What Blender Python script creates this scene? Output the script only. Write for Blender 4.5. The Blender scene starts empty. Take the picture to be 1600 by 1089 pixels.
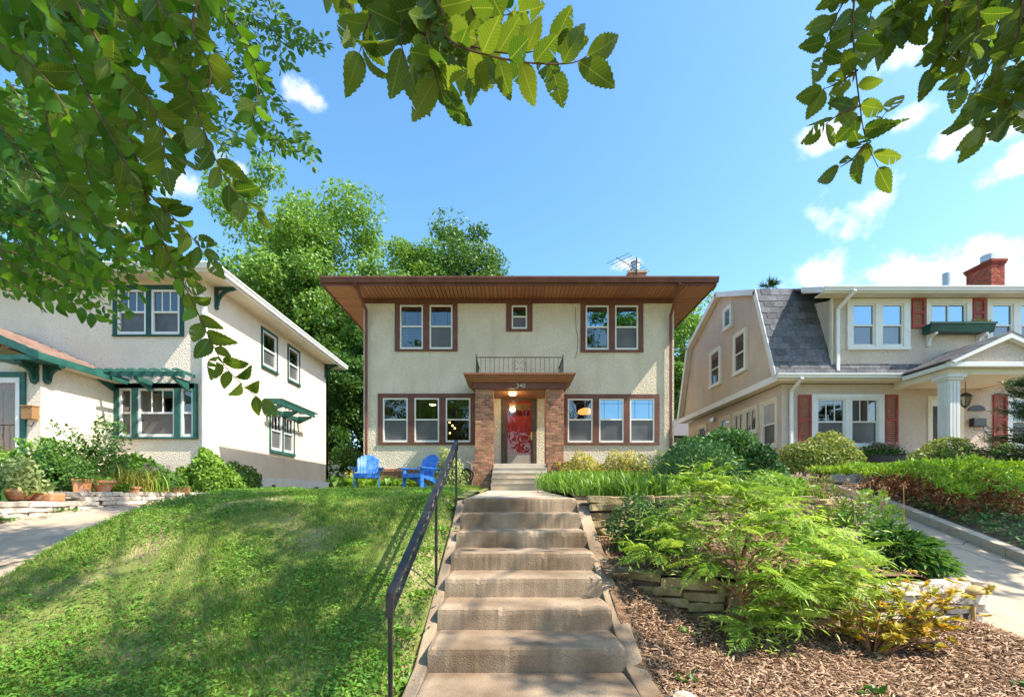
import bpy, bmesh, math, random
import numpy as np
from mathutils import Vector, Matrix, Quaternion
R = math.radians
scene = bpy.context.scene
COL = scene.collection
# ------------------------------------------------------------------ camera, sky, sun, exposure
F_PX = 711.0                       # focal length in photo pixels (1600 wide); eye level is z = 0
cam = bpy.data.cameras.new('camera'); cam.sensor_width = 36.0; cam.lens = 36.0 * F_PX / 1600.0
cam.shift_y = 230.5 / 1600.0; cam.clip_start = 0.05; cam.clip_end = 2000.0
camo = bpy.data.objects.new('camera', cam); camo.location = (0, 0, 0); camo.rotation_euler = (R(90), 0, 0)
COL.objects.link(camo); scene.camera = camo
SUNV = Vector((-1.0, 0.32, -1.30)).normalized()
sl = bpy.data.lights.new('sun', 'SUN'); sl.energy = 3.9; sl.angle = R(0.53); sl.color = (1.0, 0.92, 0.79)
so = bpy.data.objects.new('sun', sl); so.rotation_euler = SUNV.to_track_quat('-Z', 'Y').to_euler(); so.location = (20, -8, 30)
COL.objects.link(so)
world = bpy.data.worlds.new('World'); scene.world = world; world.use_nodes = True
def build_world():
    nt = world.node_tree; N = nt.nodes; L = nt.links
    for n in list(N): N.remove(n)
    out = N.new('ShaderNodeOutputWorld'); bg = N.new('ShaderNodeBackground'); L.new(bg.outputs[0], out.inputs[0])
    sky = N.new('ShaderNodeTexSky'); sky.sky_type = 'NISHITA'; sky.sun_disc = False
    sky.sun_elevation = math.asin(-SUNV.z); sky.sun_rotation = math.atan2(-SUNV.x, -SUNV.y)
    sky.air_density = 1.0; sky.dust_density = 0.9; sky.ozone_density = 1.6
    hs = N.new('ShaderNodeHueSaturation'); hs.inputs['Saturation'].default_value = 1.2; hs.inputs['Hue'].default_value = .491; L.new(sky.outputs[0], hs.inputs['Color'])
    tc = N.new('ShaderNodeTexCoord')
    def math_(op, a, b=None, c=None):
        m = N.new('ShaderNodeMath'); m.operation = op
        for i, v in enumerate((a, b, c)):
            if v is None: continue
            if isinstance(v, (int, float)): m.inputs[i].default_value = v
            else: L.new(v, m.inputs[i])
        return m.outputs[0]
    noise = N.new('ShaderNodeTexNoise'); noise.inputs['Scale'].default_value = 11.0; noise.inputs['Detail'].default_value = 7; noise.inputs['Roughness'].default_value = 0.6
    L.new(tc.outputs['Generated'], noise.inputs['Vector'])
    nf = noise.outputs['Fac']
    total = None
    # puffs of fair-weather cloud: direction of the centre, angular half width
    puffs = [(1345,322,.12),(1375,300,.08),(1405,92,.07),(1437,178,.065),(1520,215,.10),(1590,250,.08),(1290,215,.06),(1540,405,.10),(1400,440,.16),(1560,440,.18),
             (480,148,.055),(285,285,.10),(975,415,.05),(370,265,.05),(1260,440,.12),(150,330,.10),(-300,200,.2),(-900,350,.25),(2100,330,.25),(2700,150,.3)]
    for (px, py, r) in puffs:
        c = Vector(((px-800)/F_PX, 1.0, (775-py)/F_PX)).normalized()
        s = N.new('ShaderNodeVectorMath'); s.operation = 'SUBTRACT'; L.new(tc.outputs['Generated'], s.inputs[0]); s.inputs[1].default_value = c
        m = N.new('ShaderNodeVectorMath'); m.operation = 'MULTIPLY'; L.new(s.outputs[0], m.inputs[0]); m.inputs[1].default_value = (1, 1, 2.0)
        ln = N.new('ShaderNodeVectorMath'); ln.operation = 'LENGTH'; L.new(m.outputs[0], ln.inputs[0])
        d = math_('MULTIPLY_ADD', ln.outputs['Value'], -1.0/(r*.8), 1.0)          # 1 at the centre, 0 at r
        total = d if total is None else math_('MAXIMUM', total, d)
    v = math_('ADD', total, math_('MULTIPLY_ADD', nf, 3.2, -1.85))
    ss = N.new('ShaderNodeMapRange'); ss.interpolation_type = 'SMOOTHSTEP'; L.new(v, ss.inputs[0]); ss.inputs[1].default_value = 0.0; ss.inputs[2].default_value = 0.7
    ss.inputs[3].default_value = 0.0; ss.inputs[4].default_value = 0.9
    mix = N.new('ShaderNodeMix'); mix.data_type = 'RGBA'; L.new(ss.outputs[0], mix.inputs[0]); L.new(hs.outputs[0], mix.inputs[6]); mix.inputs[7].default_value = (4.0, 4.1, 4.3, 1)
    L.new(mix.outputs[2], bg.inputs[0]); bg.inputs[1].default_value = 0.15
build_world()
scene.view_settings.view_transform = 'Standard'; scene.view_settings.look = 'None'; scene.view_settings.gamma = 1.0
scene.view_settings.exposure = 1.28; scene.view_settings.use_curve_mapping = False
scene.cycles.max_bounces = 8; scene.cycles.diffuse_bounces = 4; scene.cycles.transparent_max_bounces = 12

rng = random.Random(7)
nrng = np.random.default_rng(11)
def P(px, py, d): return Vector(((px-800)/F_PX*d, d, (775-py)/F_PX*d))

# ------------------------------------------------------------------ materials
MATS = {}
def nodes_of(m):
    m.use_nodes = True; nt = m.node_tree
    return nt, nt.nodes, nt.links
def M(name, c1, c2=None, scale=4.0, rough=0.75, bump=0.0, bscale=40.0, rand=0.0, spec=0.3, metal=0.0, detail=5.0, lo=.35, hi=.65, c3=None, s3=20.0, emit=None, bdist=0.01, stretch=None, streak=None, crack=None):
    m = bpy.data.materials.new(name); nt, N, L = nodes_of(m); b = N['Principled BSDF']
    b.inputs['Roughness'].default_value = rough; b.inputs['Specular IOR Level'].default_value = spec; b.inputs['Metallic'].default_value = metal
    geo = N.new('ShaderNodeNewGeometry'); vec = geo.outputs['Position']
    if stretch:
        mp = N.new('ShaderNodeMapping'); mp.inputs['Scale'].default_value = stretch; L.new(vec, mp.inputs[0]); vec = mp.outputs[0]
    def noise(s, d=detail):
        n = N.new('ShaderNodeTexNoise'); n.inputs['Scale'].default_value = s; n.inputs['Detail'].default_value = d; L.new(vec, n.inputs['Vector']); return n.outputs['Fac']
    def ramp(f, a, b_):
        r = N.new('ShaderNodeMapRange'); L.new(f, r.inputs[0]); r.inputs[1].default_value = a; r.inputs[2].default_value = b_; return r.outputs[0]
    def mixc(f, a, b_):
        x = N.new('ShaderNodeMix'); x.data_type = 'RGBA'; L.new(f, x.inputs[0])
        for i, c in ((6, a), (7, b_)):
            if isinstance(c, tuple): x.inputs[i].default_value = (*c, 1)
            else: L.new(c, x.inputs[i])
        return x.outputs[2]
    col = None
    if c2 is not None: col = mixc(ramp(noise(scale), lo, hi), c1, c2)
    if c3 is not None: col = mixc(ramp(noise(s3, 2), .55, .7), col if col else c1, c3)
    if streak:
        mp2 = N.new('ShaderNodeMapping'); mp2.inputs['Scale'].default_value = (.9, .9, .22); L.new(geo.outputs['Position'], mp2.inputs[0])
        n2 = N.new('ShaderNodeTexNoise'); n2.inputs['Scale'].default_value = 2.2; n2.inputs['Detail'].default_value = 6; L.new(mp2.outputs[0], n2.inputs['Vector'])
        col = mixc(ramp(n2.outputs['Fac'], .5, 1.0), col if col else c1, streak)
    if crack:
        wn = N.new('ShaderNodeTexNoise'); wn.inputs['Scale'].default_value = 3; L.new(geo.outputs['Position'], wn.inputs['Vector'])
        va = N.new('ShaderNodeVectorMath'); va.operation = 'MULTIPLY_ADD'; L.new(wn.outputs['Color'], va.inputs[0]); va.inputs[1].default_value = (.35, .35, 0); L.new(geo.outputs['Position'], va.inputs[2])
        vo = N.new('ShaderNodeTexVoronoi'); vo.feature = 'DISTANCE_TO_EDGE'; vo.inputs['Scale'].default_value = crack[1]; L.new(va.outputs[0], vo.inputs['Vector'])
        inv = N.new('ShaderNodeMapRange'); L.new(vo.outputs['Distance'], inv.inputs[0]); inv.inputs[1].default_value = .002; inv.inputs[2].default_value = .007; inv.inputs[3].default_value = 1; inv.inputs[4].default_value = 0
        col = mixc(inv.outputs[0], col if col else c1, crack[0])
    if rand > 0:
        oi = N.new('ShaderNodeObjectInfo'); h = N.new('ShaderNodeHueSaturation')
        r = N.new('ShaderNodeMapRange'); L.new(oi.outputs['Random'], r.inputs[0]); r.inputs[3].default_value = 1-rand; r.inputs[4].default_value = 1+rand
        L.new(r.outputs[0], h.inputs['Value'])
        r2 = N.new('ShaderNodeMath'); r2.operation = 'FRACT'; mm = N.new('ShaderNodeMath'); mm.operation = 'MULTIPLY'; mm.inputs[1].default_value = 17.3; L.new(oi.outputs['Random'], mm.inputs[0]); L.new(mm.outputs[0], r2.inputs[0])
        r3 = N.new('ShaderNodeMapRange'); L.new(r2.outputs[0], r3.inputs[0]); r3.inputs[3].default_value = .5-rand*.04; r3.inputs[4].default_value = .5+rand*.04; L.new(r3.outputs[0], h.inputs['Hue'])
        if col: L.new(col, h.inputs['Color'])
        else: h.inputs['Color'].default_value = (*c1, 1)
        col = h.outputs[0]
    if col: L.new(col, b.inputs['Base Color'])
    else: b.inputs['Base Color'].default_value = (*c1, 1)
    if bump > 0:
        bp = N.new('ShaderNodeBump'); bp.inputs['Strength'].default_value = bump; bp.inputs['Distance'].default_value = bdist
        L.new(noise(bscale, 3), bp.inputs['Height']); L.new(bp.outputs[0], b.inputs['Normal'])
    if emit:
        b.inputs['Emission Color'].default_value = (*emit[:3], 1); b.inputs['Emission Strength'].default_value = emit[3]
    MATS[name] = m; return m
def LEAF(name, dark, light, trans=0.35, source='attr', rough=.45, vein=False, tcol=None, spec=.35):
    m = bpy.data.materials.new(name); nt, N, L = nodes_of(m); b = N['Principled BSDF']; out = N['Material Output']
    b.inputs['Roughness'].default_value = rough; b.inputs['Specular IOR Level'].default_value = spec
    if source == 'attr':
        a = N.new('ShaderNodeAttribute'); a.attribute_name = 'rnd'; f = a.outputs['Fac']
    else:
        a = N.new('ShaderNodeObjectInfo'); f = a.outputs['Random']
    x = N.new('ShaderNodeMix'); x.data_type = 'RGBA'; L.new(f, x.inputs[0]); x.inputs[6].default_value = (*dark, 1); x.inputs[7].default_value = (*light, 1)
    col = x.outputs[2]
    if vein:
        tc = N.new('ShaderNodeTexCoord'); sp = N.new('ShaderNodeSeparateXYZ'); L.new(tc.outputs['Object'], sp.inputs[0])
        def mt(op, a_, b_=None):
            q = N.new('ShaderNodeMath'); q.operation = op
            for i, v in enumerate((a_, b_)):
                if v is None: continue
                if isinstance(v, (int, float)): q.inputs[i].default_value = v
                else: L.new(v, q.inputs[i])
            return q.outputs[0]
        ay = mt('ABSOLUTE', sp.outputs['Y'])
        mid = mt('LESS_THAN', ay, 0.011)
        ph = mt('FRACT', mt('MULTIPLY', mt('SUBTRACT', sp.outputs['X'], mt('MULTIPLY', ay, 0.75)), 11.0))
        side = mt('MULTIPLY', mt('LESS_THAN', ph, 0.16), 0.45)
        vf = mt('MAXIMUM', mid, side)
        x2 = N.new('ShaderNodeMix'); x2.data_type = 'RGBA'; L.new(mt('MULTIPLY', vf, .6), x2.inputs[0]); L.new(col, x2.inputs[6]); x2.inputs[7].default_value = (light[0]*1.9+.03, light[1]*1.5+.03, light[2]*1.5+.02, 1)
        col = x2.outputs[2]
    L.new(col, b.inputs['Base Color'])
    tr = N.new('ShaderNodeBsdfTranslucent')
    h = N.new('ShaderNodeHueSaturation'); h.inputs['Value'].default_value = 1.5; h.inputs['Saturation'].default_value = 1.08; h.inputs['Hue'].default_value = .485
    L.new(col, h.inputs['Color']); L.new(h.outputs[0], tr.inputs[0])
    mx = N.new('ShaderNodeMixShader'); mx.inputs[0].default_value = trans; L.new(b.outputs[0], mx.inputs[1]); L.new(tr.outputs[0], mx.inputs[2]); L.new(mx.outputs[0], out.inputs[0])
    MATS[name] = m; return m
def GLASS(name, tint, refl, gl=(1, 1, 1), rough=0.0):
    m = bpy.data.materials.new(name); nt, N, L = nodes_of(m); out = N['Material Output']; N.remove(N['Principled BSDF'])
    t = N.new('ShaderNodeBsdfTransparent'); t.inputs[0].default_value = (*tint, 1)
    g = N.new('ShaderNodeBsdfGlossy'); g.inputs[0].default_value = (*gl, 1); g.inputs['Roughness'].default_value = rough
    gb = N.new('ShaderNodeNewGeometry'); io = N.new('ShaderNodeMapRange'); L.new(gb.outputs['Backfacing'], io.inputs[0]); io.inputs[3].default_value = 1.5; io.inputs[4].default_value = 1/1.5
    fr = N.new('ShaderNodeFresnel'); L.new(io.outputs[0], fr.inputs[0])
    a = N.new('ShaderNodeMath'); a.operation = 'MAXIMUM'; L.new(fr.outputs[0], a.inputs[0]); a.inputs[1].default_value = refl
    # slightly wavy old glass
    geo = N.new('ShaderNodeNewGeometry'); no = N.new('ShaderNodeTexNoise'); no.inputs['Scale'].default_value = 2.2; no.inputs['Detail'].default_value = 1; L.new(geo.outputs['Position'], no.inputs['Vector'])
    bp = N.new('ShaderNodeBump'); bp.inputs['Strength'].default_value = .15; bp.inputs['Distance'].default_value = .02; L.new(no.outputs['Fac'], bp.inputs['Height']); L.new(bp.outputs[0], g.inputs['Normal'])
    x = N.new('ShaderNodeMixShader'); L.new(a.outputs[0], x.inputs[0]); L.new(t.outputs[0], x.inputs[1]); L.new(g.outputs[0], x.inputs[2]); L.new(x.outputs[0], out.inputs[0])
    MATS[name] = m; return m
M('stucco', (.67, .59, .44), (.76, .68, .53), scale=1.1, rough=.95, bump=1, bscale=26, spec=.1, bdist=.05, c3=(.59,.515,.38), s3=24, streak=(.52,.43,.30))
M('stucco_white', (.77, .655, .52), (.82, .72, .60), scale=1.1, rough=.95, bump=1, bscale=20, spec=.1, bdist=.03, c3=(.71,.60,.465), s3=18, streak=(.66,.57,.47))
M('stucco_grey', (.61, .505, .415), (.67, .565, .475), scale=1.4, rough=.95, bump=1, bscale=26, spec=.1, bdist=.04, c3=(.56,.46,.375), s3=20, streak=(.54,.42,.33))
M('brown_trim', (.125, .05, .034), (.175, .072, .05), scale=3, rough=.55, bump=.15, bscale=30)
M('soffit_wood', (.33, .155, .075), (.40, .20, .10), scale=6, rough=.6, rand=.12, stretch=(8, 1, 1))
M('canopy_wood', (.20, .09, .045), (.28, .13, .065), scale=5, rough=.55, stretch=(1, 6, 6))
M('white_frame', (.74, .73, .66), (.80, .79, .73), scale=3, rough=.5)
M('white_paint', (.72, .72, .70), (.80, .79, .77), scale=2.2, rough=.6, bump=.1, bscale=25)
M('cream_paint', (.70, .62, .48), (.77, .69, .55), scale=2.2, rough=.65)
M('green_trim', (.016, .085, .068), (.03, .125, .10), scale=4, rough=.5)
M('dark_green', (.014, .06, .045), (.022, .085, .062), scale=4, rough=.5)
M('brick', (.29, .13, .075), (.39, .195, .115), scale=9, rough=.9, rand=.38, bump=.4, bscale=90)
M('brick_red', (.34, .07, .045), (.42, .10, .06), scale=9, rough=.9, rand=.3, bump=.4, bscale=90)
M('mortar', (.42, .33, .24), (.5, .4, .3), scale=20, rough=.95)
M('shingle_grey', (.105, .105, .115), (.16, .16, .17), scale=14, rough=.95, rand=.28, bump=.6, bscale=160)
M('shingle_pink', (.42, .27, .22), (.5, .34, .28), scale=12, rough=.95, rand=.15, bump=.5, bscale=150)
M('roof_brown', (.12, .08, .06), (.17, .11, .08), scale=10, rough=.95)
M('concrete_step', (.19, .128, .078), (.46, .345, .235), scale=1.9, rough=.92, bump=.6, bscale=110, c3=(.20, .145, .10), s3=95, bdist=.012, streak=(.15,.11,.075))
M('concrete', (.45, .355, .255), (.54, .44, .33), scale=2.5, rough=.9, bump=.35, bscale=60, c3=(.38, .31, .23), s3=9)
M('drive_concrete', (.40, .305, .215), (.50, .39, .28), scale=1.6, rough=.92, bump=.4, bscale=70, c3=(.35, .29, .23), s3=5, crack=((.12, .09, .06), .42))
M('porch_step', (.50, .37, .24), (.56, .43, .29), scale=3, rough=.8, bump=.2, bscale=60)
M('porch_step_grey', (.45, .385, .30), (.52, .455, .37), scale=3, rough=.8)
M('stone', (.52, .45, .36), (.66, .58, .49), scale=7, rough=.92, rand=.2, bump=.8, bscale=30, c3=(.35, .28, .2), s3=11, bdist=.02)
M('stone_moss', (.30, .22, .11), (.42, .33, .18), scale=7, rough=.95, rand=.22, bump=.9, bscale=30, c3=(.13, .12, .04), s3=9, bdist=.02)
M('black_metal', (.012, .012, .014), (.03, .026, .024), scale=18, rough=.42, spec=.5, bump=.2, bscale=60)
M('blue_paint', (.012, .115, .50), (.06, .23, .62), scale=9, rough=.42, rand=.08, spec=.4)
M('blue_bleached', (.30, .42, .72), (.03, .2, .66), scale=4, rough=.6, lo=.3, hi=.7)
M('red_door', (.50, .022, .02), (.58, .03, .028), scale=3, rough=.4)
M('grey_panel', (.30, .27, .23), (.36, .33, .29), scale=2, rough=.5)
M('door_dark', (.07, .045, .032), (.10, .065, .045), scale=4, rough=.4)
M('brass', (.62, .42, .14), (.7, .5, .2), scale=6, rough=.35, metal=.8)
M('lamp_paint', (.42, .29, .11), (.5, .36, .15), scale=9, rough=.5)
M('terracotta', (.50, .19, .085), (.58, .26, .13), scale=7, rough=.85, rand=.12, c3=(.5, .34, .25), s3=6)
M('wood_brown', (.28, .15, .06), (.36, .2, .09), scale=8, rough=.7, stretch=(1, 5, 5))
M('door_wood', (.34, .13, .045), (.42, .18, .07), scale=6, rough=.4, stretch=(6, 6, 1))
M('shutter_red', (.30, .052, .042), (.36, .075, .06), scale=5, rough=.65)
M('soil', (.09, .06, .038), (.15, .10, .065), scale=9, rough=1, bump=.8, bscale=30, bdist=.03)
M('mulch', (.17, .095, .05), (.30, .185, .11), scale=22, rough=1, bump=1, bscale=60, bdist=.03)

M('turf', (.12, .17, .03), (.26, .24, .09), scale=2.0, rough=1, bump=.8, bscale=40, bdist=.03, c3=(.40, .31, .17), s3=1.6)
M('bark', (.10, .075, .05), (.17, .13, .09), scale=12, rough=.95, bump=1, bscale=30, bdist=.03, stretch=(3, 3, .6))
M('twig_bark', (.10, .055, .032), (.15, .085, .05), scale=20, rough=.85)
M('sumac_bark', (.24, .11, .05), (.32, .17, .08), scale=20, rough=.85)
M('interior', (.20, .15, .09), (.26, .2, .13), scale=1, rough=.9)
M('blind', (.42, .40, .37), (.48, .46, .43), scale=3, rough=.9)
M('screen', (.10, .10, .10), (.13, .13, .135), scale=1.5, rough=.55, spec=.35)
M('metal_grey', (.42, .42, .42), (.55, .55, .55), scale=6, rough=.4, metal=.7)
M('dead_stalk', (.46, .27, .12), (.58, .4, .2), scale=20, rough=.9)
M('number_metal', (.60, .55, .45), rough=.4, metal=.3)
M('bulb', (1, .8, .5), emit=(1, .62, .25, 9))
M('lamp_shade', (.9, .5, .2), emit=(1, .42, .12, 2.2))
M('porch_bulb', (1, .8, .4), emit=(1, .66, .22, 2.2))
GLASS('glass', (.55, .58, .56), .12)
GLASS('glass_sky', (.22, .26, .27), .42, gl=(.55, .78, .93))  # blue tint put into the reflection to deepen the mirrored sky
GLASS('glass_dark', (.55, .55, .5), .05)
M('screen_glass', (.075, .075, .075), (.125, .122, .115), scale=1.6, rough=.28, spec=.4)
LEAF('chip', (.09, .04, .018), (.62, .42, .28), trans=.0, rough=.9, spec=.1)
LEAF('elm_leaf', (.038, .095, .011), (.12, .18, .022), trans=.45, source='obj', vein=True)
LEAF('elm_foliage', (.036, .122, .013), (.12, .255, .03), trans=.45)
LEAF('tree_bright', (.055, .16, .02), (.21, .36, .055), trans=.32)
LEAF('tree_mid', (.035, .105, .016), (.09, .19, .03), trans=.3)
LEAF('tree_dark', (.016, .06, .012), (.05, .12, .025), trans=.25)
LEAF('grass_blade', (.075, .20, .016), (.36, .45, .085), trans=.36, rough=.5)
LEAF('clover', (.07, .21, .018), (.20, .36, .045), trans=.25)
LEAF('sumac', (.16, .32, .035), (.44, .56, .11), trans=.42, source='obj')
LEAF('shrub_dark', (.02, .08, .016), (.075, .19, .04), trans=.2)
LEAF('shrub_mid', (.04, .125, .018), (.12, .24, .04), trans=.28)
LEAF('shrub_light', (.09, .21, .025), (.22, .37, .05), trans=.3)
LEAF('shrub_yellow', (.20, .25, .035), (.50, .46, .10), trans=.3)
LEAF('shrub_olive', (.085, .16, .025), (.30, .34, .07), trans=.28)
LEAF('azalea', (.30, .36, .045), (.72, .38, .06), trans=.3)
LEAF('juniper_green', (.12, .28, .022), (.36, .52, .06), trans=.2)
LEAF('juniper_brown', (.15, .05, .018), (.34, .15, .055), trans=.1)
LEAF('spruce', (.025, .075, .022), (.10, .19, .05), trans=.12)
LEAF('hosta', (.03, .11, .018), (.11, .22, .045), trans=.25)
LEAF('variegated', (.10, .2, .03), (.48, .52, .22), trans=.28)
LEAF('flower_pink', (.45, .22, .28), (.7, .55, .6), trans=.3)
LEAF('seed_head', (.30, .16, .08), (.5, .32, .18), trans=.2)

# ------------------------------------------------------------------ mesh helpers
ORG = {}
def tag(o, label=None, cat=None, group=None, kind=None):
    if label: o['label'] = label
    if cat: o['category'] = cat
    if group: o['group'] = group
    if kind: o['kind'] = kind
    return o
def thing(name, loc, label, cat, group=None):
    o = bpy.data.objects.new(name, None); COL.objects.link(o); o.location = loc; o.empty_display_size = .1
    ORG[o] = Vector(loc); return tag(o, label, cat, group)
class MB:
    def __init__(s, frame=None): s.v = []; s.f = []; s.fr = frame
    def add(s, vs, fs):
        b = len(s.v)
        if s.fr:
            O, U, Nn = s.fr; vs = [O + U*p[0] + Nn*p[1] + Vector((0, 0, p[2])) for p in vs]
        s.v += [tuple(p) for p in vs]; s.f += [[i+b for i in f] for f in fs]; return s
    def box(s, x0, x1, y0, y1, z0, z1):
        return s.add([(x0,y0,z0),(x1,y0,z0),(x1,y1,z0),(x0,y1,z0),(x0,y0,z1),(x1,y0,z1),(x1,y1,z1),(x0,y1,z1)],
                     [(0,3,2,1),(4,5,6,7),(0,1,5,4),(1,2,6,5),(2,3,7,6),(3,0,4,7)])
    def poly(s, pts): return s.add(pts, [list(range(len(pts)))])
    def prism(s, pts, off):
        n = len(pts); off = Vector(off); a = [Vector(p) for p in pts]; b = [p+off for p in a]
        return s.add(a+b, [list(range(n))[::-1], list(range(n, 2*n))] + [(i, (i+1) % n, n+(i+1) % n, n+i) for i in range(n)])
    def bar(s, p, q, w, h, up=(0, 0, 1)):
        p = Vector(p); q = Vector(q); d = (q-p).normalized(); u = Vector(up); sd = d.cross(u)
        if sd.length < 1e-4: sd = d.cross(Vector((1, 0, 0)))
        sd.normalize(); u = sd.cross(d); a = sd*(w/2); b = u*(h/2)
        return s.add([p-a-b, p+a-b, p+a+b, p-a+b, q-a-b, q+a-b, q+a+b, q-a+b], [(0,1,2,3),(4,7,6,5),(0,4,5,1),(1,5,6,2),(2,6,7,3),(3,7,4,0)])
    def tube(s, path, r, n=6, closed=False):
        path = [Vector(p) for p in path]; m = len(path)
        if not hasattr(r, '__len__'): r = [r]*m
        vs = []; prev = None
        for i, p in enumerate(path):
            d = (path[min(i+1, m-1)] - path[max(i-1, 0)])
            d = d.normalized() if d.length > 1e-6 else Vector((0, 0, 1))
            a = prev - d*prev.dot(d) if prev is not None else d.orthogonal()
            if a.length < 1e-5: a = d.orthogonal()
            a.normalize(); prev = a; b = d.cross(a)
            for k in range(n):
                t = 2*math.pi*k/n; vs.append(p + (a*math.cos(t) + b*math.sin(t))*r[i])
        fs = [(i*n+k, i*n+(k+1) % n, (i+1)*n+(k+1) % n, (i+1)*n+k) for i in range(m-1) for k in range(n)]
        fs += [list(range(n))[::-1], list(range((m-1)*n, m*n))]
        return s.add(vs, fs)
    def lathe(s, c, prof, n=16):
        vs = []; c = Vector(c)
        for (r, z) in prof:
            for k in range(n):
                t = 2*math.pi*k/n; vs.append(c + Vector((r*math.cos(t), r*math.sin(t), z)))
        m = len(prof)
        fs = [(i*n+k, i*n+(k+1) % n, (i+1)*n+(k+1) % n, (i+1)*n+k) for i in range(m-1) for k in range(n)]
        fs += [list(range(n))[::-1], list(range((m-1)*n, m*n))]
        return s.add(vs, fs)
    def build(s, name, mat, parent=None, smooth=False, bevel=0.0, origin=None):
        o_ = ORG[parent] if parent is not None else Vector(origin if origin else (0, 0, 0))
        me = bpy.data.meshes.new(name); me.from_pydata([tuple(Vector(p)-o_) for p in s.v], [], s.f)
        bm = bmesh.new(); bm.from_mesh(me); bmesh.ops.recalc_face_normals(bm, faces=bm.faces)
        if bevel > 0: bmesh.ops.bevel(bm, geom=list(bm.edges), offset=bevel, segments=2, affect='EDGES', profile=.6)
        bm.to_mesh(me); bm.free()
        if smooth: me.polygons.foreach_set('use_smooth', [True]*len(me.polygons))
        me.materials.append(MATS[mat]); me.update()
        o = bpy.data.objects.new(name, me); COL.objects.link(o)
        if parent is not None: o.parent = parent
        else: o.location = o_
        ORG[o] = o_; return o
def mesh_np(name, V, T, mat, rnd=None, smooth=False):
    me = bpy.data.meshes.new(name); V = np.asarray(V, np.float32); T = np.asarray(T, np.int32)
    k = T.shape[1]; n = len(T)
    me.vertices.add(len(V)); me.vertices.foreach_set('co', V.ravel()); me.loops.add(n*k); me.loops.foreach_set('vertex_index', T.ravel())
    me.polygons.add(n); me.polygons.foreach_set('loop_start', np.arange(0, n*k, k, dtype=np.int32)); me.polygons.foreach_set('loop_total', np.full(n, k, np.int32))
    if smooth: me.polygons.foreach_set('use_smooth', np.ones(n, bool))
    me.materials.append(MATS[mat]); me.update(calc_edges=True)
    if rnd is not None:
        a = me.attributes.new('rnd', 'FLOAT', 'POINT'); a.data.foreach_set('value', np.asarray(rnd, np.float32))
    return me
def link(name, me, parent=None, loc=None, rot=None, scale=None):
    o = bpy.data.objects.new(name, me); COL.objects.link(o)
    if parent is not None: o.parent = parent
    if loc is not None: o.location = (Vector(loc)-ORG[parent]) if parent is not None else loc
    if rot is not None:
        if isinstance(rot, Quaternion): o.rotation_euler = rot.to_euler()
        else: o.rotation_euler = rot
    if scale is not None: o.scale = scale
    ORG[o] = Vector(loc) if loc is not None else (ORG[parent] if parent is not None else Vector((0,0,0)))
    return o
# leaf templates: (verts in length / width / lift units, triangles)
T_RHOMB = (np.array([(0,0,0),(.45,.27,.06),(1,0,-.04),(.45,-.27,.06)]), np.array([(0,2,1),(0,3,2)]))
T_OVAL = (np.array([(0,0,0),(.25,.2,.05),(.6,.25,.05),(1,0,-.08),(.6,-.25,.05),(.25,-.2,.05)]), np.array([(0,2,1),(0,3,2),(0,4,3),(0,5,4)]))
T_BLADE = (np.array([(0,.045,0),(0,-.045,0),(.5,.04,.10),(.5,-.04,.10),(1,0,.05)]), np.array([(0,1,3),(0,3,2),(2,3,4)]))
T_ARCH = (np.array([(0,.02,0),(0,-.02,0),(.35,.035,.25),(.35,-.035,.25),(.7,.03,.28),(.7,-.03,.28),(1,0,.1)]), np.array([(0,1,3),(0,3,2),(2,3,5),(2,5,4),(4,5,6)]))
T_HOSTA = (np.array([(0,0,0),(.3,.2,.22),(.65,.24,.24),(1,0,.02),(.65,-.24,.24),(.3,-.2,.22),(.5,0,.2)]), np.array([(0,6,1),(1,6,2),(2,6,3),(3,6,4),(4,6,5),(5,6,0)]))
T_NEEDLE = (np.array([(0,.06,0),(0,-.06,0),(1,0,0),(.5,0,.07)]), np.array([(0,1,3),(0,3,2),(1,2,3)]))
def unit(a): return a/np.maximum(np.linalg.norm(a, axis=1, keepdims=True), 1e-9)
def leaf_cloud(Pn, A, Nn, S, T):
    A = unit(A); B = np.cross(Nn, A); B = unit(B); C = np.cross(A, B); tv, tt = T
    V = Pn[:, None, :] + S[:, None, None]*(tv[None, :, 0, None]*A[:, None, :] + tv[None, :, 1, None]*B[:, None, :] + tv[None, :, 2, None]*C[:, None, :])
    k = len(tv); n = len(Pn)
    F = (np.arange(n)[:, None, None]*k + tt[None]).reshape(-1, 3)
    return V.reshape(-1, 3), F, k
def leaf_mesh(name, Pn, A, Nn, S, T, mat, rnd=None):
    V, F, k = leaf_cloud(Pn, A, Nn, S, T)
    if rnd is None: rnd = nrng.random(len(Pn))
    return mesh_np(name, V, F, mat, np.repeat(rnd, k))
def rdir(n): return unit(nrng.normal(size=(n, 3)))
# ------------------------------------------------------------------ terrain
def prof(pts):
    xs = np.array([p[0] for p in pts]); zs = np.array([p[1] for p in pts])
    def f(d):
        d = np.asarray(d, float); return sum(np.interp(d+o, xs, zs) for o in (-.35, -.18, 0, .18, .35))/5
    return f
LAWN = prof([(-5,-1.40),(2.2,-1.38),(3.0,-1.36),(3.45,-1.24),(4.4,-.77),(5.2,-.42),(6.0,-.09),(6.6,.0),(8,.07),(10,.12),(12,.18),(14,.27),(16,.3),(60,.35)])
DRL = prof([(-5,-1.42),(2.5,-1.52),(3.4,-1.36),(4.4,-.95),(5.5,-.62),(6.5,-.42),(7.4,-.29),(8.65,-.20),(10.6,-.08),(14,.08),(22,.25),(60,.3)])
DRR = prof([(-5,-1.45),(3.2,-1.42),(4.1,-1.33),(5,-1.12),(5.87,-.88),(6.9,-.56),(8,-.22),(9.6,.15),(12,.28),(60,.3)])
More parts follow.
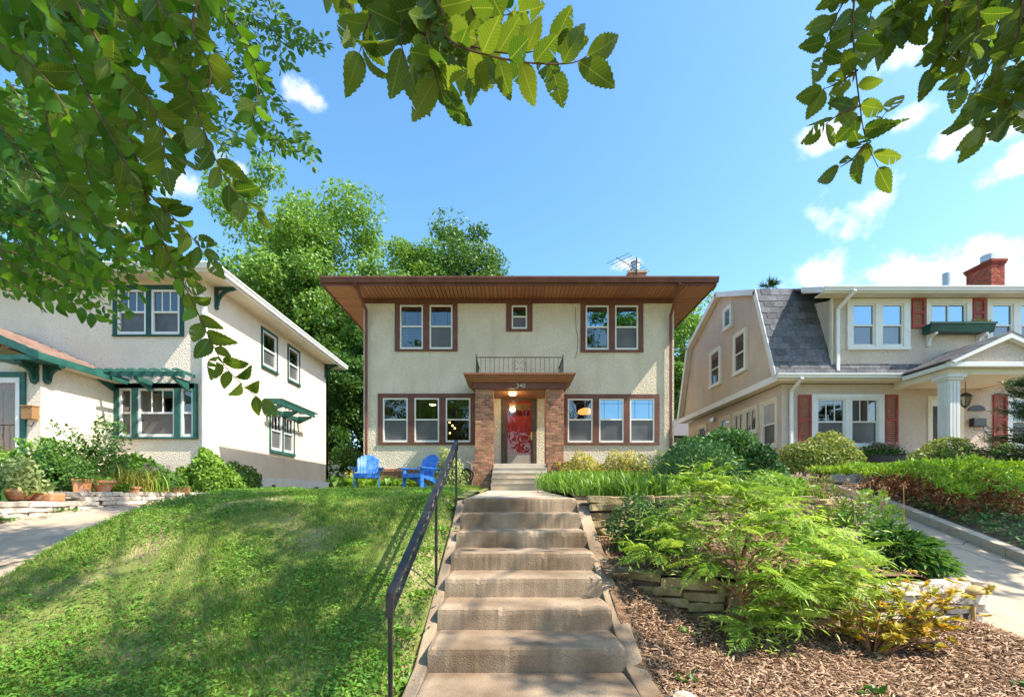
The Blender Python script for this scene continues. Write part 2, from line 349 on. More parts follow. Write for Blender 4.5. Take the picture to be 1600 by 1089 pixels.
YARDR = prof([(-5,-1.4),(4.1,-1.25),(5,-1.0),(5.87,-.76),(6.9,-.44),(8,-.1),(9.6,.22),(12,.33),(60,.35)])
GARL = prof([(-5,-1.35),(3,-1.2),(5,-.5),(6.2,-.12),(7.7,-.08),(8.1,.04),(11,.10),(60,.3)])
def bumps(x, y, a=.02):
    return a*(np.sin(x*2.1+y*1.3)+np.sin(x*.9-y*2.7+1)+.6*np.sin(x*5.1+2)*np.sin(y*4.3))
def sstep(a, b, x): t = np.clip((x-a)/(b-a), 0, 1); return t*t*(3-2*t)
def lawn_z(x, y):
    x = np.asarray(x, float); y = np.asarray(y, float)
    z = LAWN(y - .05*sstep(-1.5, -4.5, x)) + bumps(x, y)
    z = z - .13*sstep(-1.02, -.74, x)
    k = sstep(-4.85, -5.3, x)
    return z*(1-k) + (np.minimum(DRL(y), z)-.05)*k
def grid_sheet(name, x0, x1, y0, y1, nx, ny, zf, mat, kind='structure', label=None, cat=None, smooth=True):
    X, Y = np.meshgrid(np.linspace(x0, x1, nx), np.linspace(y0, y1, ny)); Z = zf(X, Y)
    V = np.stack([X, Y, Z], -1).reshape(-1, 3); i = np.arange((ny-1)*nx).reshape(ny-1, nx)[:, :-1].ravel()
    F = np.stack([i, i+1, i+nx+1, i+nx], 1)
    o = link(name, mesh_np(name, V, F, mat, smooth=smooth)); o['kind'] = kind
    return tag(o, label, cat)
# the ground: one sheet out to the horizon, under everything
def ground():
    xs = np.concatenate([[-600,-200,-80,-40,-25], np.linspace(-18, 18, 37), [25,40,80,200,600]])
    ys = np.concatenate([[-600,-200,-60,-20,-8], np.linspace(-2, 16, 37), [20,30,60,200,700]])
    X, Y = np.meshgrid(xs, ys); Z = np.minimum(LAWN(Y), DRL(Y)) - .45
    Z = np.minimum(Z, DRR(Y)-.35)
    V = np.stack([X, Y, Z], -1).reshape(-1, 3); nx = len(xs); ny = len(ys); i = np.arange((ny-1)*nx).reshape(ny-1, nx)[:, :-1].ravel()
    o = link('ground', mesh_np('ground', V, np.stack([i, i+1, i+nx+1, i+nx], 1), 'turf', smooth=True)); tag(o, 'green turf ground spreading out round the houses', 'ground', kind='structure')
ground()
tag(grid_sheet('lawn', -5.32, -.725, -2.0, 15.3, 70, 220, lawn_z, 'turf'), 'sloping front lawn left of the concrete steps', 'lawn')
tag(grid_sheet('driveway', -7.35, -5.05, -2.0, 24, 12, 110, lambda x, y: DRL(y)+.012*np.sin(y*3)*.2 + .05*sstep(-6.9,-7.3,x), 'drive_concrete'), 'concrete driveway between the lawn and the white stucco house', 'driveway')
tag(grid_sheet('driveway', 4.45, 6.62, -2.0, 15, 10, 90, lambda x, y: DRR(y), 'drive_concrete'), 'cracked concrete driveway rising beside the mulched garden', 'driveway')
tag(grid_sheet('garden_bed', -16, -7.45, -2, 11.2, 30, 60, lambda x, y: GARL(y)+bumps(x,y), 'soil'), 'soil bed in front of the white stucco house', 'garden bed')
tag(grid_sheet('yard', 6.78, 24, -2, 14.4, 40, 70, lambda x, y: YARDR(y)+bumps(x,y,.015), 'soil'), 'planted front yard of the gambrel house', 'yard')
grid_sheet('driveway_apron', -10.3, -7.3, 10.9, 27, 8, 40, lambda x, y: DRL(y)-.012, 'concrete')
grid_sheet('garden_bed', -22, -9.9, 11.1, 15.2, 20, 20, lambda x, y: GARL(y)+bumps(x,y)-.01, 'soil')
def up_bed(x, y):
    z = LAWN(y)+.02+bumps(x,y,.012)
    k = sstep(3.9, 4.6, x); return z*(1-k) + (np.minimum(DRR(y), z)-.06)*k
tag(grid_sheet('garden_bed', .884, 4.62, 6.0, 15.3, 34, 60, up_bed, 'soil'), 'upper planting bed behind the dry stone wall', 'garden bed')
def mid_bed(x, y):
    z = -.78 + .26*np.clip((y-4.55)/1.35, 0, 1) + bumps(x, y, .012)
    k = sstep(4.0, 4.6, x); return z*(1-k) + (np.minimum(DRR(y), z)-.05)*k
tag(grid_sheet('mulch_bed', .93, 4.62, 4.45, 6.05, 40, 24, mid_bed, 'mulch'), 'mulched middle terrace between two stone walls', 'mulch bed')
def low_bed(x, y):
    z = -1.335 + .12*sstep(3.2, 4.5, y) + .35*sstep(3.1, 4.7, y)*sstep(2.0, 1.0, x) + bumps(x, y, .015)
    k = sstep(4.3, 4.75, x); return z*(1-k) + (DRR(y)-.012)*k
tag(grid_sheet('mulch_bed', .93, 4.75, -2, 4.75, 46, 80, low_bed, 'mulch'), 'wood chip bed beside the lowest concrete steps', 'mulch bed')
grid_sheet('lawn_edge', -.82, -.655, 6.45, 15.3, 3, 60, lambda x, y: lawn_z(-1.1, y)+0*x-.02, 'turf')
# entrance walk and steps
WX0, WX1 = -.64, .86
STEPS = [(6.05,-.024),(5.64,-.212),(5.21,-.400),(4.76,-.588),(4.335,-.774),(3.907,-.962),(3.451,-1.148)]
def walk():
    m = MB(); n = 16
    for i in range(n):
        a = 6.5 + (12.9-6.5)*i/n; b = 6.5 + (12.9-6.5)*(i+1)/n
        za = -.03 + .19*(i/n); zb = -.03 + .19*((i+1)/n)
        m.add([(WX0-.02,a,za-.3),(WX1+.02,a,za-.3),(WX1+.02,b-.012,zb-.3),(WX0-.02,b-.012,zb-.3),(WX0-.02,a,za),(WX1+.02,a,za),(WX1+.02,b-.012,zb),(WX0-.02,b-.012,zb)],
              [(0,3,2,1),(4,5,6,7),(0,1,5,4),(1,2,6,5),(2,3,7,6),(3,0,4,7)])
    tag(m.build('path', 'concrete'), 'concrete walk from the steps to the porch', 'path', kind='structure')
    m = MB(); m.box(WX0, WX1, -2, 3.449, -1.6, -1.334)
    tag(m.build('path', 'concrete_step', bevel=.008), 'lower concrete walk at the foot of the steps', 'path', kind='structure')
walk()
def concrete_steps():
    t = thing('concrete_steps', (.11, 4.8, -1.35), 'flight of seven worn concrete steps climbing the front lawn', 'steps')
    for i, (d, z) in enumerate(STEPS):
        back = 6.5 if i == 0 else STEPS[i-1][0]
        r = random.Random(i+3); n = 46; V = []; Fc = []; chip = 0.0     # worn nosing: uneven, chipped here and there
        for k in range(n+1):
            x = WX0+(WX1-WX0)*k/n; chip = chip*.55+(r.uniform(.006,.02) if r.random() < .07 else 0); j = r.uniform(-.0025,.0025); e = .012 if k in (0, n) else 0
            V += [(x,d+j,z-.36),(x,d+j,z-.05-chip),(x,d+.005+j+chip*.6+e,z-.014-chip*.8-e*.5),(x,d+.018+chip+e,z-.003-chip*.4-e),(x,d+.05,z-e),(x,back-.001,z-e),(x,back-.001,z-.36)]
        for k in range(n):
            for q in range(7): Fc.append((k*7+q, (k+1)*7+q, (k+1)*7+(q+1) % 7, k*7+(q+1) % 7))
        Fc += [list(range(7)), list(range(n*7, n*7+7))]
        m = MB(); m.add(V, Fc); m.build('step', 'concrete_step', t)
    for x0, x1 in ((WX1+.002, WX1+.15), (WX0-.10, WX0-.002)):
        pts = [(6.55,-.05),(6.12,-.06),(5.70,-.31),(4.80,-.70),(3.95,-1.075),(3.45,-1.29),(3.0,-1.345),(3.0,-1.9),(6.55,-1.5)]
        m = MB(); m.prism([(x0, y, z) for (y, z) in pts], (x1-x0, 0, 0)); m.build('cheek_wall', 'concrete_step', t, bevel=.012)
concrete_steps()
def curb():
    t = thing('curb', (6.7, 7, DRR(7)), 'concrete curb between the driveway and the juniper bed', 'curb')
    y = 3.0
    while y < 11:
        L = 1.55; m = MB(); a, b = y, y+L-.015
        n = 6; ys = [a+(b-a)*i/n for i in range(n+1)]
        top = [(6.6, q, float(DRR(q))+.13) for q in ys]; bot = [(6.6, q, float(DRR(q))-.3) for q in reversed(ys)]
        m.prism(top+bot, (.17, 0, 0)); m.build('curb_stone', 'concrete', t, bevel=.01); y += L
curb()
# dry stone walls: every stone its own piece
def stone_meshes(mat):
    out = []
    for k in range(7):
        bm = bmesh.new(); bmesh.ops.create_cube(bm, size=1.0)
        bmesh.ops.subdivide_edges(bm, edges=[e for e in bm.edges if abs((e.verts[0].co-e.verts[1].co).x) > .5], cuts=2)
        for v in bm.verts:
            v.co += Vector((rng.uniform(-.05,.05), rng.uniform(-.10,.10), rng.uniform(-.09,.09)))
        bmesh.ops.bevel(bm, geom=list(bm.edges), offset=.05, segments=1, affect='EDGES')
        bmesh.ops.recalc_face_normals(bm, faces=bm.faces)
        me = bpy.data.meshes.new('stone'); bm.to_mesh(me); bm.free(); me.materials.append(MATS[mat]); out.append(me)
    return out
ST = {'stone': stone_meshes('stone'), 'stone_moss': stone_meshes('stone_moss')}
def stone_wall(label, pts, mat, course=.085, thick=.22, lmin=.22, lmax=.48, seed=1):
    """pts: (x, y, z_top, z_bottom) along the wall"""
    r = random.Random(seed); xy = [Vector(p[:2]) for p in pts]; cum = [0.0]
    for a, b in zip(xy, xy[1:]): cum.append(cum[-1]+(b-a).length)
    def at(s):
        s = min(max(s, 0), cum[-1])
        for i in range(len(cum)-1):
            if s <= cum[i+1]+1e-9:
                t = (s-cum[i])/max(cum[i+1]-cum[i], 1e-6); a = pts[i]; b = pts[i+1]
                return [a[k]+(b[k]-a[k])*t for k in range(4)], (xy[i+1]-xy[i]).normalized()
    mid, _ = at(cum[-1]/2)
    t = thing('stone_wall', (mid[0], mid[1], mid[3]), label, 'wall')
    nmax = int(math.ceil(max(p[2]-p[3] for p in pts)/course))
    core = MB()
    for i in range(len(pts)-1):
        a, b = pts[i], pts[i+1]; d = (xy[i+1]-xy[i]).normalized(); nn = Vector((-d.y, d.x))*(thick*.32)
        core.prism([(a[0]-nn.x,a[1]-nn.y,a[3]-.1),(b[0]-nn.x,b[1]-nn.y,b[3]-.1),(b[0]-nn.x,b[1]-nn.y,b[2]-.05),(a[0]-nn.x,a[1]-nn.y,a[2]-.05)], (2*nn.x, 2*nn.y, 0))
    core.build('wall_core', 'soil', t)
    for c in range(nmax):
        s = -r.uniform(0, .15)
        while s < cum[-1]:
            ln = r.uniform(lmin, lmax)*(1.25 if c == 0 else 1); p, d = at(s+ln/2)
            zt = p[2]-c*course
            if zt-course*.35 > p[3]:
                h = course*(.93 if c else 1.0)
                o = link('stone', r.choice(ST[mat]), t, (p[0]+r.uniform(-.015,.015), p[1]+r.uniform(-.02,.02), zt-course/2+r.uniform(-.004,.004)),
                         (r.uniform(-.05,.05), r.uniform(-.05,.05), math.atan2(d.y, d.x)+r.uniform(-.05,.05)), (ln*.985, thick*r.uniform(.85,1.15), h*r.uniform(.88,1.02)))
            s += ln
    return t
stone_wall('low mossy stone wall curving from the steps across the wood chips', [(1.06,4.72,-.70,-.90),(1.5,4.50,-.78,-1.08),(2.2,4.38,-.84,-1.26),(3.0,4.40,-.86,-1.28),(3.5,4.42,-.84,-1.28)], 'stone_moss', seed=3, course=.1, lmin=.28)
stone_wall('pale stacked stone wall end beside the brass path light', [(3.52,4.43,-.84,-1.28),(4.45,4.5,-.83,-1.30),(4.62,4.85,-.80,-1.2)], 'stone', seed=9, course=.1, lmin=.25, thick=.26)
stone_wall('dry stone wall holding the upper bed beside the steps', [(1.08,5.95,.0,-.56),(2.0,5.98,.0,-.5),(3.0,6.02,.0,-.42),(4.1,6.1,.0,-.45),(4.5,6.5,-.1,-.55)], 'stone_moss', seed=5, course=.1)
stone_wall('lower pale stone wall along the driveway under the planters', [(-7.42,5.0,-.10,-.75),(-7.42,6.4,-.08,-.44),(-7.42,7.75,-.08,-.30)], 'stone', seed=6)
stone_wall('upper pale stone wall along the driveway below the flowers', [(-9.6,8.0,.08,-.16),(-8.5,7.98,.08,-.16),(-7.5,7.98,.08,-.25),(-7.42,8.1,.08,-.25),(-7.42,9.4,.08,-.18),(-7.42,10.8,.09,-.10)], 'stone', seed=8, course=.08)
# ------------------------------------------------------------------ building helpers
def frame_of(O, U, Nn): return (Vector(O), Vector(U), Vector(Nn))
def wall_openings(parent, name, fr, u0, u1, z0, z1, ops, mat, th=.2, ztop=None):
    """wall with rectangular openings (ua, ub, za, zb) as front, back and reveal faces"""
    us = sorted(set([u0, u1] + [o[0] for o in ops] + [o[1] for o in ops])); zs = sorted(set([z0, z1] + [o[2] for o in ops] + [o[3] for o in ops]))
    us = [u for u in us if u0 <= u <= u1]; zs = [z for z in zs if z0 <= z <= z1]
    def is_open(i, j):
        if i < 0 or j < 0 or i >= len(us)-1 or j >= len(zs)-1: return None
        cu = (us[i]+us[i+1])/2; cz = (zs[j]+zs[j+1])/2
        return any(o[0] < cu < o[1] and o[2] < cz < o[3] for o in ops)
    m = MB(fr)
    for i in range(len(us)-1):
        for j in range(len(zs)-1):
            if is_open(i, j): continue
            a, b, c, d = us[i], us[i+1], zs[j], zs[j+1]
            m.poly([(a,0,c),(b,0,c),(b,0,d),(a,0,d)]); m.poly([(a,-th,c),(a,-th,d),(b,-th,d),(b,-th,c)])
            for (di, dj, q) in ((-1,0,[(a,0,c),(a,0,d),(a,-th,d),(a,-th,c)]), (1,0,[(b,0,c),(b,-th,c),(b,-th,d),(b,0,d)]), (0,-1,[(a,0,c),(a,-th,c),(b,-th,c),(b,0,c)]), (0,1,[(a,0,d),(b,0,d),(b,-th,d),(a,-th,d)])):
                if is_open(i+di, j+dj) is not False: m.poly(q)
    return m.build(name, mat, parent)
def window(parent, fr, u0, u1, z0, z1, zm=None, fw=.045, n0=-.07, n1=.012, mat='white_frame', up='glass', low='screen_glass', came=None, split=None, curtain=None, sill=False):
    w = MB(fr)
    w.box(u0, u0+fw, n0, n1, z0, z1); w.box(u1-fw, u1, n0, n1, z0, z1); w.box(u0+fw, u1-fw, n0, n1-.001, z1-fw, z1); w.box(u0+fw, u1-fw, n0, n1+.008, z0, z0+fw*1.5)
    o = w.build('window', mat, parent)
    a, b, lo, hi = u0+fw, u1-fw, z0+fw*1.5, z1-fw
    if zm is not None:
        m = MB(fr); m.box(a, b, n0+.01, n1-.012, zm-.022, zm+.022); m.build('meeting_rail', mat, o)
        m = MB(fr); m.box(a, b, -.030, -.026, zm+.022, hi); m.build('pane', up, o)
        m = MB(fr); m.box(a, b, -.048, -.044, lo, zm-.022); m.build('pane', low, o)
    elif split:
        e = a
        for s in list(split)+[b]:
            m = MB(fr); m.box(e, s-.018 if s != b else b, -.034, -.030, lo, hi); m.build('pane', up, o)
            if s != b:
                m = MB(fr); m.box(s-.018, s+.018, n0+.01, n1-.01, lo, hi); m.build('mullion', mat, o); e = s+.018
    else:
        m = MB(fr); m.box(a, b, -.030, -.026, lo, hi); m.build('pane', up, o)
    zb = zm+.022 if zm is not None else lo
    if came == 'prairie':           # lead lines near the edges of the upper sash
        m = MB(fr); W = b-a; H = hi-zb
        for x in (a+.18*W, b-.18*W): m.box(x-.005, x+.005, -.026, -.018, zb, hi)
        m.box(a, b, -.0255, -.0185, hi-.18*H-.005, hi-.18*H+.005); m.build('lead_came', 'door_dark', o)
    elif came == 'grid':
        W = b-a
        for k in (1, 2):
            m = MB(fr); m.box(a+W*k/3-.012, a+W*k/3+.012, -.026, -.012, zb, hi); m.build('muntin', mat, o)
    if curtain:
        m = MB(fr); c0, c1, cz0, cz1 = curtain; n = 14; pts = []
        for k in range(n+1): pts.append((c0+(c1-c0)*k/n, -.16-.02*(k % 2)))
        for k in range(n): m.poly([(pts[k][0],pts[k][1],cz0),(pts[k+1][0],pts[k+1][1],cz0),(pts[k+1][0],pts[k+1][1],cz1),(pts[k][0],pts[k][1],cz1)])
        m.build('curtain', 'blind', o)
    return o
def trim_frame(parent, fr, u0, u1, z0, z1, holes, mat, n1=.028, name='window_trim', sill=0.0):
    """flat casing board around a bank of windows"""
    us = sorted(holes); m = MB(fr); zt = max(h[3] for h in holes); zb = min(h[2] for h in holes)
    m.box(u0, u1, -.02, n1, zt, z1); m.box(u0-.0, u1+.0, -.02, n1+.025, z0, zb)
    e = u0
    for h in us: m.box(e, h[0], -.02, n1-.002, zb, zt); e = h[1]
    m.box(e, u1, -.02, n1-.002, zb, zt)
    return m.build(name, mat, parent, bevel=.004)
BRICK_ME = {}
def brick_mesh(mat, l, w, h):
    k = (mat, round(l,3), round(w,3), round(h,3))
    if k not in BRICK_ME:
        m = MB(); m.box(-l/2, l/2, -w/2, w/2, -h/2, h/2); bm = bmesh.new(); me = bpy.data.meshes.new('brick'); me.from_pydata(m.v, [], m.f); bm.from_mesh(me)
        bmesh.ops.bevel(bm, geom=list(bm.edges), offset=.004, segments=1, affect='EDGES'); bm.to_mesh(me); bm.free(); me.materials.append(MATS[mat]); BRICK_ME[k] = me
    return BRICK_ME[k]
def brick_pier(parent, name, x0, x1, y0, y1, z0, z1, mat='brick', course=.0745, label=None, dep=.095):
    m = MB(); m.box(x0+.01, x1-.01, y0+.01, y1-.01, z0, z1); pier = m.build(name, 'mortar', parent)
    n = int(round((z1-z0)/course)); course = (z1-z0)/n; h = course-.011
    for c in range(n):
        z = z0+(c+.5)*course; W = x1-x0; D = y1-y0; k = max(2, int(round(W/.2))); bl = W/k
        off = (c % 2)*.5
        xs = [x0+bl*(i+off) for i in range(k+1)]; e = x0; cuts = []
        for x in ([x0+bl*(i+off) for i in range(0 if off else 1, k)] + [x1]):
            if x-e > .02: cuts.append((e, x)); e = x
        for a, b in cuts: link('brick', brick_mesh(mat, b-a-.011, dep, h), pier, ((a+b)/2, y0+dep/2, z))
        ks = max(1, int(round((D-dep)/.2)))
        if off: spans = [(y0+dep+(D-dep)*i/ks, y0+dep+(D-dep)*(i+1)/ks) for i in range(ks)]
        else:
            q = (D-dep)/ks; spans = [(y0+dep, y0+dep+q/2)] + [(y0+dep+q*(i+.5), min(y0+dep+q*(i+1.5), y1)) for i in range(ks)]
        for a, b in spans:
            if b-a < .03: continue
            for xx in (x0+dep/2, x1-dep/2): link('brick', brick_mesh(mat, dep, b-a-.011, h), pier, (xx, (a+b)/2, z))
    return pier
def downspout(parent, pts, mat, w=.085):
    m = MB()
    for p, q in zip(pts, pts[1:]):
        d = (Vector(q)-Vector(p)).normalized(); m.bar(Vector(p)-d*.02, Vector(q)+d*.02, w, w*.75, up=(0, -1, 0) if abs(d.z) > .9 else (0, 0, 1))
    return m.build('downspout', mat, parent, bevel=.008)
def gutter(parent, p, q, mat, out, h=.15, w=.13):
    p = Vector(p); q = Vector(q); o = Vector(out); z = Vector((0, 0, 1))
    prof_ = [o*0, o*w*.62, o*w*.78+z*h*.45, o*w+z*h*.72, o*w+z*h, o*(w-.02)+z*h, o*(w-.02)+z*h*.9, z*h*.9]
    m = MB(); m.prism([p+c for c in prof_], q-p); return m.build('gutter', mat, parent)
# ------------------------------------------------------------------ the main house
HY = 15.2; K = F_PX/HY
def hx(px): return (px-800)/K
def hz(py): return (775-py)/K
HX0, HX1 = -4.96, 5.41
def main_house():
    t = thing('house', (.2, HY, .3), 'two storey beige stucco house with brown trim, wide eaves and a red door', 'house')
    fr = frame_of((0, HY, 0), (1, 0, 0), (0, -1, 0))
    z_sof = 6.60
    def hole(a, b, c, d): return (hx(a), hx(b), hz(d), hz(c))
    ups = [hole(625,661,477,546), hole(671.3,707,477,546), hole(799.5,823.6,477.5,514.6), hole(915,951,477.5,547), hole(961,997,477.5,547)]
    lows = [hole(598.4,637.3,622,691), hole(647.6,686.3,622,691), hole(696.4,735,622,691), hole(887,926,623,691.5), hole(936,974.5,623,691.5), hole(984,1022.5,623,691.5)]
    dr = (hx(783), hx(838.5), 1.0, hz(618.5))
    wall_openings(t, 'wall', fr, HX0, HX1, .9, z_sof, ups+lows+[dr], 'stucco', th=.22)
    m = MB(); m.box(HX0, HX0+.2, HY+.223, 24, .9, z_sof); m.build('wall', 'stucco', t)
    m = MB(); m.box(HX1-.2, HX1, HY+.223, 24, .9, z_sof); m.build('wall', 'stucco', t)
    m = MB(); m.box(HX0+.2, HX1-.2, 23.8, 24, .9, z_sof); m.build('wall', 'stucco', t)
    m = MB(); m.box(HX0+.2, HX1-.2, HY+.22, 23.8, .85, 1.0); m.box(HX0+.2, HX1-.2, HY+.22, 23.8, 3.75, 3.95); m.build('floor', 'door_dark', t)
    m = MB(); m.box(HX0+.2, HX1-.2, HY+4, HY+4.1, 1.0, 3.75); m.box(HX0+.2, HX1-.2, HY+4, HY+4.1, 3.95, 6.6); m.build('interior_wall', 'interior', t)
    # brick base course with a rowlock cap, one brick at a time where it shows
    m = MB(); m.box(HX0-.02, HX1+.02, HY-.03, 24.02, -.2, .9); base = m.build('foundation', 'mortar', t)
    for c in range(8):
        z = .22+c*.0755; x = HX0-.03+(.1 if c % 2 else 0)
        while x < -1.25:
            b = min(x+.21, -1.2); link('brick', brick_mesh('brick', b-x-.011, .09, .065), base, ((x+b)/2, HY-.03, z)); x += .21
    x = HX0-.03
    while x < -1.22: link('brick', brick_mesh('brick', .066, .14, .10), base, (x+.035, HY-.04, .86)); x += .077
    m = MB()
    for c in range(8):
        x = 1.65+(.1 if c % 2 else 0)
        while x < HX1: m.box(x, min(x+.199, HX1+.03), HY-.075, HY+.01, .19+c*.0755, .255+c*.0755); x += .21
    x = 1.65
    while x < HX1: m.box(x, x+.066, HY-.11, HY+.01, .81, .91); x += .077
    o = m.build('brick_course', 'brick', t); o['kind'] = 'stuff'
    # windows
    for i, h in enumerate(ups):
        window(t, fr, *h, zm=hz(510 if i < 2 else (494.8 if i == 2 else 511)), came='prairie', up='glass' if i < 3 else 'glass_sky', low='glass' if i in (0, 3) else 'screen_glass', curtain=(h[0]+.03, h[0]+.25, h[2], h[3]) if i == 0 else ((h[1]-.3, h[1]-.03, h[2], h[3]) if i == 3 else None))
    for i, h in enumerate(lows):
        window(t, fr, *h, zm=hz(655.5), came='prairie', up='glass' if i < 4 else 'glass_sky', low='glass_dark' if i == 2 else 'screen_glass')
    trim_frame(t, fr, hx(617), hx(715), hz(549), hz(474.5), ups[:2], 'brown_trim'); trim_frame(t, fr, hx(791), hx(832), hz(518), hz(474.5), ups[2:3], 'brown_trim')
    trim_frame(t, fr, hx(907), hx(1005), hz(550.5), hz(474.5), ups[3:], 'brown_trim')
    trim_frame(t, fr, hx(590.5), hx(742.5), hz(695), hz(615), lows[:3], 'brown_trim'); trim_frame(t, fr, hx(881), hx(1030), hz(695), hz(616), lows[3:], 'brown_trim')
    m = MB(fr); m.box(HX0-.01, HX1+.01, -.02, .035, hz(474.4), z_sof-.003); m.build('frieze', 'brown_trim', t, bevel=.004)
    # roof with fascia, gutters and a soffit of single boards
    e0, e1, f0, f1 = HX0-1, HX1+1, HY-1, 25.0; ze = 6.74; rise = 1.45
    m = MB(); cx0, cx1, cy = e0+4.6, e1-4.6, (f0+f1)/2
    for zz in (0, .06):
        m.poly([(e0,f0,ze+zz),(e1,f0,ze+zz),(cx1,cy,ze+zz+rise),(cx0,cy,ze+zz+rise)]); m.poly([(e1,f0,ze+zz),(e1,f1,ze+zz),(cx1,cy,ze+zz+rise)])
        m.poly([(e1,f1,ze+zz),(e0,f1,ze+zz),(cx0,cy,ze+zz+rise),(cx1,cy,ze+zz+rise)]); m.poly([(e0,f1,ze+zz),(e0,f0,ze+zz),(cx0,cy,ze+zz+rise)])
    m.poly([(e0,f0,ze),(e1,f0,ze),(e1,f0,ze+.06),(e0,f0,ze+.06)]); m.poly([(e0,f0,ze),(e0,f1,ze),(e0,f1,ze+.06),(e0,f0,ze+.06)]); m.poly([(e1,f0,ze),(e1,f1,ze),(e1,f1,ze+.06),(e1,f0,ze+.06)])
    roof = m.build('roof', 'roof_brown', t)
    m = MB(); m.box(e0+.06, e1-.06, f0+.06, f1-.06, z_sof+.016, z_sof+.05); m.build('soffit', 'door_dark', t)
    m = MB(); m.box(e0+.03, e1-.03, f0, f0+.035, z_sof-.03, ze+.02); m.box(e0, e0+.035, f0+.036, f1, z_sof-.03, ze+.02); m.box(e1-.035, e1, f0+.036, f1, z_sof-.03, ze+.02); m.build('fascia', 'brown_trim', t)
    gutter(t, (e0-.01, f0, ze-.10), (e1+.01, f0, ze-.10), 'brown_trim', (0, -1, 0), h=.17, w=.12)
    bw = .128; n = int((HX1-HX0)/bw)
    bmF = bpy.data.meshes.new('soffit_board'); q = MB(); q.box(-bw/2+.011, bw/2-.011, 0, .955, 0, .014); bmF.from_pydata(q.v, [], q.f); bmF.materials.append(MATS['soffit_wood'])
    bmS = bpy.data.meshes.new('soffit_board'); q = MB(); q.box(0, .955, -bw/2+.011, bw/2-.011, 0, .014); bmS.from_pydata(q.v, [], q.f); bmS.materials.append(MATS['soffit_wood'])
    sof = MB(); sof.box(e0+.5, e0+.501, f0+.5, f0+.501, z_sof+.02, z_sof+.03)
    for i in range(n): link('soffit_board', bmF, t, (HX0+(i+.5)*(HX1-HX0)/n, f0+.04, z_sof))
    y = HY
    while y < 23.9:
        link('soffit_board', bmS, t, (e0+.04, y+bw/2, z_sof)); link('soffit_board', bmS, t, (HX1+.003, y+bw/2, z_sof)); y += bw
    for cx, sx in ((e0+.036, 1), (e1-.036, -1)):      # fanned corner boards
        for k in range(7):
            w0 = k*.132; w1 = w0+.127; ex = cx
            m = MB(); a, b = w0/.96, w1/.96
            wx = HX0 if sx > 0 else HX1
            m.prism([(wx, HY, z_sof), (ex+sx*0, f0+.04+.96*a, z_sof), (ex, f0+.04+.96*min(b,1), z_sof)], (0, 0, .014)); m.build('soffit_board', 'soffit_wood', t)
            m = MB(); m.prism([(wx, HY-.002, z_sof), (ex+sx*.96*min(b,1), f0+.04, z_sof), (ex+sx*.96*a, f0+.04, z_sof)], (0, 0, .014)); m.build('soffit_board', 'soffit_wood', t)
    downspout(t, [P(555,441,14.15)+Vector((0,0,-.02)), (HX0+.12, HY-.1, 6.15), (HX0+.12, HY-.1, .55), (HX0+.12, HY-.3, .4)], 'brown_trim')
    downspout(t, [P(1062,443,14.15), (HX1-.14, HY-.1, 6.0), (HX1-.14, HY-.1, .6)], 'brown_trim')
    # chimney on the roof
    ch = MB(); cx = 5.05; cyy = 18.6
    ch.box(cx-.33, cx+.33, cyy-.33, cyy+.33, 6.8, 8.95); c = ch.build('chimney', 'brick', t); MB().box(cx-.38, cx+.38, cyy-.38, cyy+.38, 8.955, 9.05).build('chimney_cap', 'concrete', c)
    MB().lathe((cx, cyy, 9.05), [(.22,0),(.2,.06),(.17,.1),(.17,.42),(.2,.44),(.2,.5),(.02,.56)], 14).build('flue', 'metal_grey', c, smooth=False)
    # porch
    f = 14.0; FX0, FX1 = -1.14, 1.60
    for a, b in ((-1.14,-.57),(1.04,1.60)): brick_pier(t, 'pillar', a, b, f, f+.57, .92, 3.29)
    for a, b in ((-1.25,-.62),(1.09,1.72)): brick_pier(t, 'pedestal', a, b, f-.10, f+.62, .15, 1.06)
    can = MB(); can.box(-1.2, 1.66, 13.93, HY-.001, 3.292, 3.48); beam = can.build('canopy_beam', 'brown_trim', t, bevel=.005)
    p0 = 3.48; steps_ = [(0.00,.0),(.06,.0),(.10,.05),(.13,.05),(.16,.10),(.22,.13),(.22,.16),(.26,.18),(.26,.23)]
    m = MB(); n = len(steps_)
    ring = []
    for (o_, zz) in steps_: ring.append([(-1.2-o_, HY, p0+zz), (-1.2-o_, 13.93-o_, p0+zz), (1.66+o_, 13.93-o_, p0+zz), (1.66+o_, HY, p0+zz)])
    vs = [p for r_ in ring for p in r_]; fs = []
    for i in range(n-1):
        for j in range(3): fs.append((i*4+j, i*4+j+1, (i+1)*4+j+1, (i+1)*4+j))
    fs.append((4*(n-1), 4*(n-1)+1, 4*(n-1)+2, 4*(n-1)+3)); fs.append((0, 3, 2, 1)); m.add(vs, fs); m.build('canopy', 'canopy_wood', t)
    m = MB(); m.box(-.56, 1.03, f+.05, HY-.01, 3.25, 3.29); m.build('porch_ceiling', 'canopy_wood', t)
    m = MB(); m.lathe((.02, 14.3, 3.16), [(.02,.09),(.12,.09),(.13,.05),(.10,.01),(.03,0)], 16); m.build('porch_light', 'porch_bulb', t, smooth=True)
    pl = bpy.data.lights.new('porch_light_bulb', 'POINT'); pl.energy = 8; pl.color = (1, .72, .36); pl.shadow_soft_size = .1; po = bpy.data.objects.new('porch_light_bulb', pl); COL.objects.link(po); po.location = (.02, 14.3, 3.08)
    # house number
    cu = bpy.data.curves.new('house_number', 'FONT'); cu.body = '340'; cu.size = .19; cu.extrude = .008; cu.align_x = 'CENTER'
    to = bpy.data.objects.new('tmp', cu); COL.objects.link(to); dg = bpy.context.evaluated_depsgraph_get(); me = bpy.data.meshes.new_from_object(to.evaluated_get(dg)); bpy.data.objects.remove(to)
    me.materials.clear(); me.materials.append(MATS['number_metal']); link('house_number', me, t, ((814-800)/51.7, 13.915, 3.315), (R(90), 0, 0))
